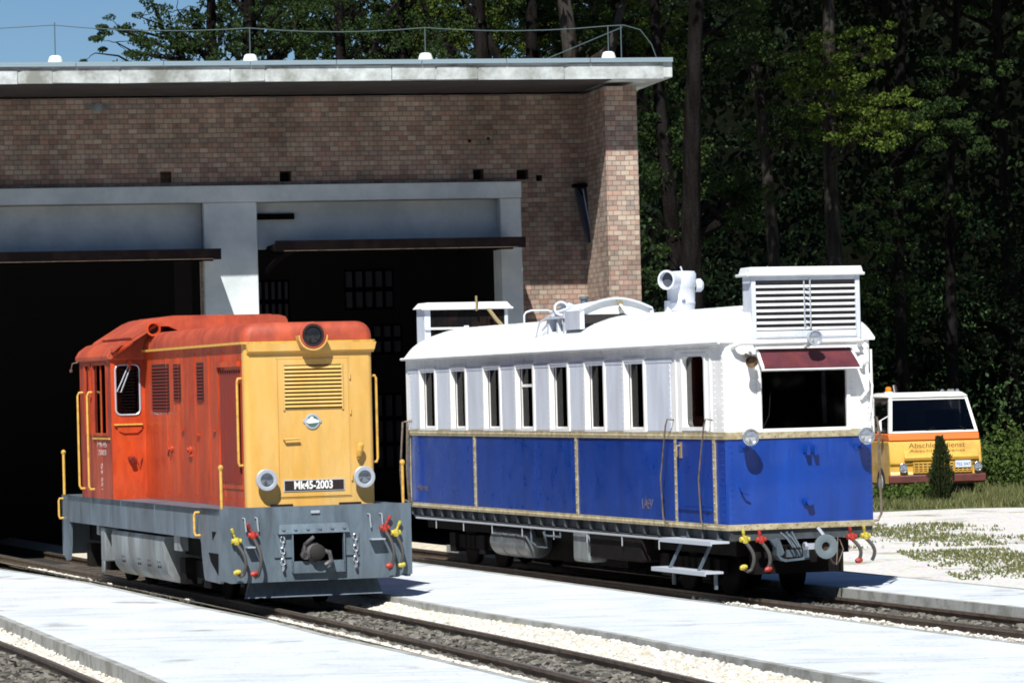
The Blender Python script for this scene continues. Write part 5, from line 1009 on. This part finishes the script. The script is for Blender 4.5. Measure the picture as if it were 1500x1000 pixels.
for x in (.2, 1.85):
    for y in (.75, 4.2):
        a = MB(); a.lathe((x, y, .28), (1, 0, 0), [(0, .1), (0, .3), (.03, .38), (.23, .38), (.26, .3), (.26, .1)], 24); w_ = KB(a, 'wheel', M['bplate']); a = MB(); a.lathe((x - .005, y, .28), (1, 0, 0), [(0, 0), (.0, .18), (.05, .2)], 18); KB(a, 'rim', M['silver'], w_)
a = MB(); a.box(.3, 2.1, 2.05, 5.2, .45, .8); a.box(.4, 2.0, .2, 2.0, .2, .39); a.tube([(1.2, 4.6, .8), (1.2, 3.2, 2.3), (1.2, 2.6, 1.0)], .06, 8); KB(a, 'chassis', M['bplate'])

ZM = [(-.5, -.5), (0, .0), (.42, .27), (.62, .46), (.755, .58), (.86, .70), (.985, 1.03), (1.10, 1.15), (1.21, 1.30), (2.0, 2.03), (2.4, 2.33)]
def zmap(z):
    for (a, b), (c, d) in zip(ZM, ZM[1:]):
        if z <= c: return b + (d - b) * (z - a) / (c - a)
    return z
for o in list(tk.children_recursive):
    if o.name.startswith(('wheel', 'rim')): continue
    if o.name.startswith('lettering'): o.location = ((o.location.x) * .87, o.location.y, zmap(o.location.z + OT[2]) - OT[2]); continue
    for v_ in o.data.vertices: v_.co.x *= .87; v_.co.z = zmap(v_.co.z + OT[2]) - OT[2]

# ================================================================== VEGETATION
def leaves(b, c, rad, n, size, R, flat=.6, shell=.35):
    c = Vector(c)
    for _ in range(n):
        while True:
            p = Vector((R.uniform(-1, 1), R.uniform(-1, 1), R.uniform(-1, 1)))
            if p.length <= 1: break
        p = p.normalized() * (p.length ** shell) if R.random() < .6 else p
        q = c + Vector((p.x * rad[0], p.y * rad[1], p.z * rad[2])); s = size * R.uniform(.6, 1.35)
        nrm = Vector((R.uniform(-1, 1), R.uniform(-1, 1), R.uniform(-.2, 1))).normalized(); x = nrm.orthogonal().normalized(); y = nrm.cross(x); a = R.uniform(0, 6.28); x, y = x * cos(a) + y * sin(a), y * cos(a) - x * sin(a)
        b.add([q - x * s * .5, q - y * s * .28 + nrm * s * .06, q + x * s * .5, q + y * s * .28 + nrm * s * .06], [(0, 1, 2, 3)])
def tree(x, y, label, H=18, r0=.22, lean=(0, 0), clumps=(), leafm='leafB', bark='bark', size=.16, seed=1, crown_z=(11, 19), crown_r=3.2, ncrown=26, per=90, mid=(), group='trees of the wood behind the shed', wob=.25, fork=None):
    R = random.Random(seed); t = MB(); ph = R.uniform(0, 6); n = 16; pts = []
    for i in range(n + 1):
        f = i / n; pts.append(Vector((lean[0] * f + wob * sin(ph + f * 7) * f, lean[1] * f + wob * cos(ph * 1.7 + f * 6) * f, H * .86 * f)))
    rr_ = [r0 * (1.25 if i == 0 else 1) * (1 - .75 * i / n) * R.uniform(.92, 1.08) for i in range(n + 1)]
    t.tube(pts, rr_, 10); root = empty('tree', (x, y, GZ), 0, label, 'tree', group)
    def at(h): f = max(0, min(.999, h / (H * .86))) * n; i = int(f); return pts[i].lerp(pts[i + 1], f - i)
    def limb(p0, p1, r):
        p0, p1 = Vector(p0), Vector(p1); q = [p0.lerp(p1, k / 5) + Vector((R.uniform(-1, 1), R.uniform(-1, 1), R.uniform(-1, 1))) * (p1 - p0).length * .05 * (0 < k < 5) for k in range(6)]
        t.tube(q, [r * (1 - .8 * k / 5) for k in range(6)], 6, caps=False)
    cl = []
    for k in range(ncrown):
        z = R.uniform(*crown_z); a = R.uniform(0, 6.28); rr = crown_r * sqrt(R.random()) * (.6 + .4 * sin(pi * (z - crown_z[0]) / (crown_z[1] - crown_z[0] + .1))); b0 = at(z - 1.5); c = Vector((b0.x + rr * cos(a), b0.y + rr * sin(a), z)); cl.append((c, (R.uniform(.7, 1.2), R.uniform(.7, 1.2), R.uniform(.4, .7)), per, size * 2.6))
        if k % 2 == 0: limb(at(z - 1.8), c, .07)
    for (cx_, cy_, cz_, ra, nn) in clumps:
        c = Vector((cx_ - x, cy_ - y, cz_ - GZ)); b0 = at(cz_ - .6); limb(b0, c, .035 + .012 * (c - b0).length)
        for k in range(max(1, int(nn / 30))):
            o_ = Vector((R.uniform(-1, 1) * ra * 1.7, R.uniform(-1, 1) * ra, R.uniform(-1.05, 1.05) * ra)); cl.append((c + o_, (ra * .5, ra * .5, ra * .24), 66, size)); limb(c, c + o_, .012) if k % 2 == 0 else None
    if fork: limb(at(fork[0]), at(fork[0]) + Vector(fork[1]), r0 * .6)
    t.build('trunk', M[bark], root, recalc=False)
    lb = MB()
    for c, rad, nn, sz in cl: leaves(lb, c, rad, nn, sz, R)
    lb.build('crown', M[leafm], root, recalc=False); return root
CH_ = 2.4
def wpt(px, py, Y):   # a point seen in the photograph at (px, py), standing Y metres away
    d = cam.matrix_world.to_3x3() @ Vector((px - 750, 500 - py, -F)); t = Y / d.y; return Vector((0, 0, CH_)) + d * t
Rc = random.Random(42)
def cl(px, py, Y, ra, nn): p = wpt(px, py, Y); return (p.x, p.y, p.z, ra, nn)
# --- trees behind the shed roof
def rnd_clumps(x0, x1, y0, y1, Y, k, ra, nn, seed):
    R = random.Random(seed); return [cl(R.uniform(x0, x1), R.uniform(y0, y1), Y + R.uniform(-1.5, 1.5), ra * R.uniform(.7, 1.3), nn) for _ in range(k)]
back = [
 (312, 80, .20, 'leafB', 'leftmost forked tree reaching its thin branches into the blue sky', [cl(150, 40, 80, .28, 120), cl(170, 62, 80, .3, 150), cl(205, 25, 80, .35, 180), cl(240, 65, 80, .4, 240), cl(275, 45, 80, .45, 260), cl(225, 80, 79, .35, 180), cl(140, 78, 80, .2, 80), cl(260, 15, 80, .4, 240), cl(300, 70, 79, .35, 200), cl(330, 40, 80, .4, 240)] + rnd_clumps(160, 330, 30, 88, 80.5, 9, .38, 200, 91)),
 (388, 80, .24, 'leafB', 'second tree from the left standing behind the shed roof', rnd_clumps(335, 440, -10, 85, 80, 11, .45, 240, 3)),
 (455, 83, .16, 'leafB', 'slender tree behind the shed roof between two thicker trunks', rnd_clumps(420, 520, -10, 85, 83, 9, .45, 240, 4)),
 (522, 79, .20, 'leafB', 'straight dark tree rising behind the middle of the shed roof', rnd_clumps(470, 570, -10, 85, 79, 9, .45, 240, 5)),
 (575, 80, .24, 'leafB', 'thick dark trunk left of the roof rod with the second white block', rnd_clumps(540, 640, 0, 85, 80, 10, .5, 240, 6)),
 (600, 84, .18, 'leafB', 'thin tree tucked close behind a thicker trunk above the roof', rnd_clumps(580, 660, 0, 85, 84, 10, .5, 240, 7)),
 (688, 80, .28, 'leafA', 'stout leaning tree behind the roof, right of the second white block', rnd_clumps(640, 740, 0, 85, 82, 9, .5, 240, 8)),
 (728, 85, .20, 'leafA', 'wavy trunk with bright leaves right of the stout leaning tree', rnd_clumps(700, 800, 0, 85, 86, 11, .5, 240, 9)),
 (788, 80, .22, 'leafB', 'dark curved tree behind the roof left of the grey barked trunk', rnd_clumps(750, 850, 0, 85, 82, 11, .5, 240, 10)),
 (852, 79, .30, 'leafB', 'grey barked trunk left of the last white block on the roof', rnd_clumps(810, 900, 0, 85, 82, 9, .5, 240, 11)),
 (880, 84, .20, 'leafB', 'dark trunk tight behind the grey barked one', rnd_clumps(850, 960, 0, 85, 86, 10, .5, 240, 12)),
 (915, 82, .24, 'leafA', 'tree behind the end of the lightning wire', rnd_clumps(880, 980, 0, 85, 84, 9, .5, 240, 13)),
]
for i, (px, Y, r0, lm_, lab, cls) in enumerate(back):
    p = wpt(px, 60, Y); tree(p.x - .0, Y, lab, H=15 + i % 3, r0=r0 * 1.35, lean=(Rc.uniform(-.5, .5), 0), clumps=cls, leafm=lm_, bark='pbark' if i in (9,) else 'bark', size=.075, seed=20 + i, crown_z=(12.2, 15.5), crown_r=2.2, ncrown=10, per=60, wob=.18, fork=(8.2, (1.2 if i % 2 else -1.3, .2, 2.8)))
# --- wood to the right
front = [
 ((985, 200), 79, .21, (-1.1, 0), 'leafB', 'bark', 'massive dark leaning trunk directly right of the shed roof corner', rnd_clumps(945, 1000, 130, 380, 80, 12, .5, 240, 31)),
 ((1018, 385), 77, .29, (.25, 0), 'leafB', 'bark', 'broad straight dark trunk behind the ventilator of the railcar', rnd_clumps(1035, 1100, 10, 60, 80, 3, .5, 240, 32) + rnd_clumps(1035, 1090, 230, 330, 83, 7, .45, 240, 33)),
 ((1128, 380), 86, .20, (-.9, 0), 'leafB', 'pbark', 'slim pale wavy trunk rising above the left of the front radiator box', rnd_clumps(1070, 1140, 60, 120, 84, 4, .5, 240, 34) + rnd_clumps(1100, 1200, 150, 190, 86, 5, .5, 300, 35)),
 ((1226, 385), 85, .26, (-.5, 0), 'leafA', 'pbark', 'brownish trunk rising above the right of the front radiator box', [cl(1195, 110, 82, .45, 360), cl(1250, 80, 82, .5, 420), cl(1240, 130, 82, .45, 360), cl(1290, 155, 82, .5, 420), cl(1260, 180, 82, .55, 480), cl(1225, 185, 82, .4, 300), cl(1190, 140, 82, .3, 200), cl(1310, 175, 82, .4, 300), cl(1275, 60, 82, .35, 220), cl(1215, 95, 82, .3, 200)]),
 ((1325, 520), 88, .17, (.1, 0), 'leafB', 'bark', 'thin dark trunk between the radiator box and the tow truck', [cl(1340, 190, 85, .45, 330), cl(1375, 180, 85, .5, 360), cl(1400, 200, 85, .4, 260), cl(1315, 230, 86, .4, 260), cl(1300, 300, 87, .45, 260), cl(1290, 350, 87, .4, 240), cl(1285, 390, 87, .5, 300), cl(1350, 160, 85, .35, 220)]),
 ((1398, 420), 90, .17, (.4, 0), 'leafB', 'bark', 'thin straight trunk behind the right side of the tow truck', [cl(1400, 120, 87, .5, 240), cl(1440, 100, 87, .45, 200), cl(1430, 170, 87, .4, 180), cl(1385, 300, 88, .35, 150), cl(1420, 305, 88, .3, 120), cl(1460, 40, 87, .4, 140)]),
 ((1318, 560), 92, .15, (.0, 0), 'leafB', 'bark', 'shaded pole-thin tree behind the amber beacon of the truck', rnd_clumps(1280, 1340, 380, 470, 90, 6, .4, 200, 39)),
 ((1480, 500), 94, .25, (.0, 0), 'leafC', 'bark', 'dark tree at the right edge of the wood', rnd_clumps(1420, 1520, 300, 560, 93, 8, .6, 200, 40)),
]
for i, ((px, py), Y, r0, ln, lm_, bk, lab, cls) in enumerate(front):
    p = wpt(px, py, Y); tree(p.x - ln[0] * .35, Y, lab, H=20, r0=r0, lean=ln, clumps=cls, leafm=lm_, bark=bk, size=.095, seed=60 + i, crown_z=(12.8, 20), crown_r=4.6, ncrown=66, per=75, wob=.2, group='trees of the wood beside the shed')  # crowns above the view made wider and denser to shade the trunks
# --- far-off wood reading as one mass, on a rising slope
hs = MB(); nx, ny = 40, 14; vs = []
for j in range(ny):
    for i in range(nx):
        x = -30 + i * 2.4; y = 104 + j * 4; k_ = min(1, max(0, (x + 3) / 9)); vs.append((x, y + 1.5 * noise.noise(Vector((x * .1, 3, 0))), GZ - .3 + (max(0, j - 1) * 2.1) * k_ + 1.2 * noise.noise(Vector((x * .12, y * .12, 1))) * k_ * min(1, j / 3)))
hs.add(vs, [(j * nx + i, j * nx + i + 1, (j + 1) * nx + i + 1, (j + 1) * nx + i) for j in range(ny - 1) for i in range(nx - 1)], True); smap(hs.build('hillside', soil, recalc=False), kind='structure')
R = random.Random(77); fw = MB()
for k in range(900):
    x = R.uniform(-2.5, 34) if R.random() < .93 else R.uniform(-7, -2); y = R.uniform(97, 112); z = R.uniform(.3, 19)
    leaves(fw, (x, y, z), (1.8, 1.4, 1.1), 75, .36, R)
for k in range(420):   # unseen canopy overhead, added to shade the wood behind it
    x = R.uniform(3, 36); y = R.uniform(88, 101); z = R.uniform(13, 22)
    leaves(fw, (x, y, z), (1.9, 1.6, 1.0), 60, .42, R)
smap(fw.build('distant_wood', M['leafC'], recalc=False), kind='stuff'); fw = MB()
for k in range(300):   # undergrowth, its sunlit look put into a brighter leaf colour
    x = R.uniform(3.5, 12) if R.random() < .8 else R.uniform(12, 16); y = R.uniform(91, 96); z = R.uniform(.5, 10) * R.uniform(.5, 1); leaves(fw, (x, y, z), (.7, .5, .35), 30, .13, R)
smap(fw.build('undergrowth', M['leafD'], recalc=False), kind='stuff')
# unseen wood added behind the camera and at the sides to block sky light
fw = MB()
for k in range(520):
    a = R.uniform(-1.15, 1.15) + (-pi / 2); rr = R.uniform(62, 70); x = rr * cos(a); y = 30 + rr * sin(a); z = 30 * R.random() ** .8
    leaves(fw, (x, y, z), (4, 4, 2.6), 55, 1.5, R)
smap(fw.build('added_shade_wood', M['leafC'], recalc=False), kind='stuff')
# shrub things near the truck
def shrub(px, py, Y, w_, h_, n, label, seed, m='bush', name='shrub'):
    p = wpt(px, py, Y); R = random.Random(seed); root = empty(name, (p.x, Y, GZ), 0, label, 'shrub'); b = MB(); s = MB()
    for k in range(int(n / 45)): leaves(b, (R.uniform(-.8, .8) * w_, R.uniform(-.6, .6) * w_, h_ * R.uniform(.15, .85)), (w_ * .35, w_ * .35, h_ * .22), 45, .10, R)
    for k in range(7): s.tube([(R.uniform(-.1, .1), 0, 0), (R.uniform(-.6, .6) * w_, R.uniform(-.3, .3) * w_, h_ * .8)], [.02, .006], 5)
    b.build('foliage', M[m], root, recalc=False); s.build('stems', M['bark'], root, recalc=False)
shrub(1462, 690, 79, .95, 1.15, 2600, 'rounded green shrub right of the tow truck bonnet', 1)
shrub(1499, 660, 80, 1.0, 1.6, 2200, 'taller shrub at the right edge of the photograph', 2)
shrub(1325, 715, 73.6, .75, .42, 1500, 'low leafy weed clump in front of the truck bumper', 3)
# small conifer
p = wpt(1378, 700, 73.0); root = empty('conifer', (p.x, 73.0, GZ), 0, 'small dark column-shaped conifer in front of the tow truck', 'conifer')
b = MB(); R = random.Random(9)
for k in range(4200):
    z = 1.28 * (R.random() ** 1.15); a = R.uniform(0, 6.28); rad = (.25 * (1 - (z / 1.34) ** 2.2) + .025) * (.72 + .55 * noise.noise(Vector((cos(a) * 1.6, sin(a) * 1.6, z * 4.5))) + .12); rr = rad * (R.random() ** .4); q = Vector((rr * cos(a), rr * sin(a), z + .04)); up = Vector((cos(a) * .5, sin(a) * .5, 1)).normalized(); sd = up.orthogonal().normalized(); s = R.uniform(.05, .11)
    sd = (sd * cos(a * 7) + up.cross(sd) * sin(a * 7)); b.add([q, q + sd * s * .16 + up * s * .5, q + up * s, q - sd * s * .16 + up * s * .5], [(0, 1, 2, 3)])
b.build('foliage', M['coni'], root, recalc=False); s = MB(); s.tube([(0, 0, 0), (0, 0, 1.1)], [.03, .008], 6); s.build('trunk', M['bark'], root)
# grass
def grass(regions, name):
    b = MB(); R = random.Random(12)
    for x0, x1, y0, y1, n, h, thr in regions:
        for _ in range(n):
            x = R.uniform(x0, x1); y = R.uniform(y0, y1)
            if thr and noise.noise(Vector((x * .55, y * .22, 2.0))) + .45 * noise.noise(Vector((x * 2.1, y * .9, 5.0))) < thr + R.uniform(-.18, .24): continue
            hh = h * R.uniform(.4, 1.3); a = R.uniform(0, 6.28); w_ = .012 + .012 * R.random(); l_ = Vector((R.uniform(-.5, .5), R.uniform(-.5, .5), 0)) * hh
            d = Vector((cos(a), sin(a), 0)) * w_; p0 = Vector((x, y, GZ)); b.add([p0 - d, p0 + d, p0 + l_ + Vector((0, 0, hh))], [(0, 1, 2)])
    smap(b.build(name, M['grassm'], recalc=False), kind='stuff')
lawnm = mat('lawn_soil', (.065, .085, .028), .95, c2=(.10, .105, .04), scale=2, bump=.5)
l_ = MB(); e_ = [(3 + i * .8, 70.5 + 1.2 * noise.noise(Vector((i * .35, 1, 0)))) for i in range(40)]
l_.add([(x, y, GZ + .004) for x, y in e_] + [(x, 103, GZ + .004) for x, y in e_], [(i, i + 1, 40 + i + 1, 40 + i) for i in range(39)]); smap(l_.build('lawn', lawnm, recalc=False), kind='structure')
grass([(5.5, 13, 71, 84, 42000, .16, None), (8.9, 13, 73, 82, 7000, .26, None), (6.6, 8.4, 73, 74.2, 3000, .2, None), (4.2, 12, 55, 65, 17000, .05, .10), (5.5, 9, 43, 54, 13000, .04, .15)], 'grass')
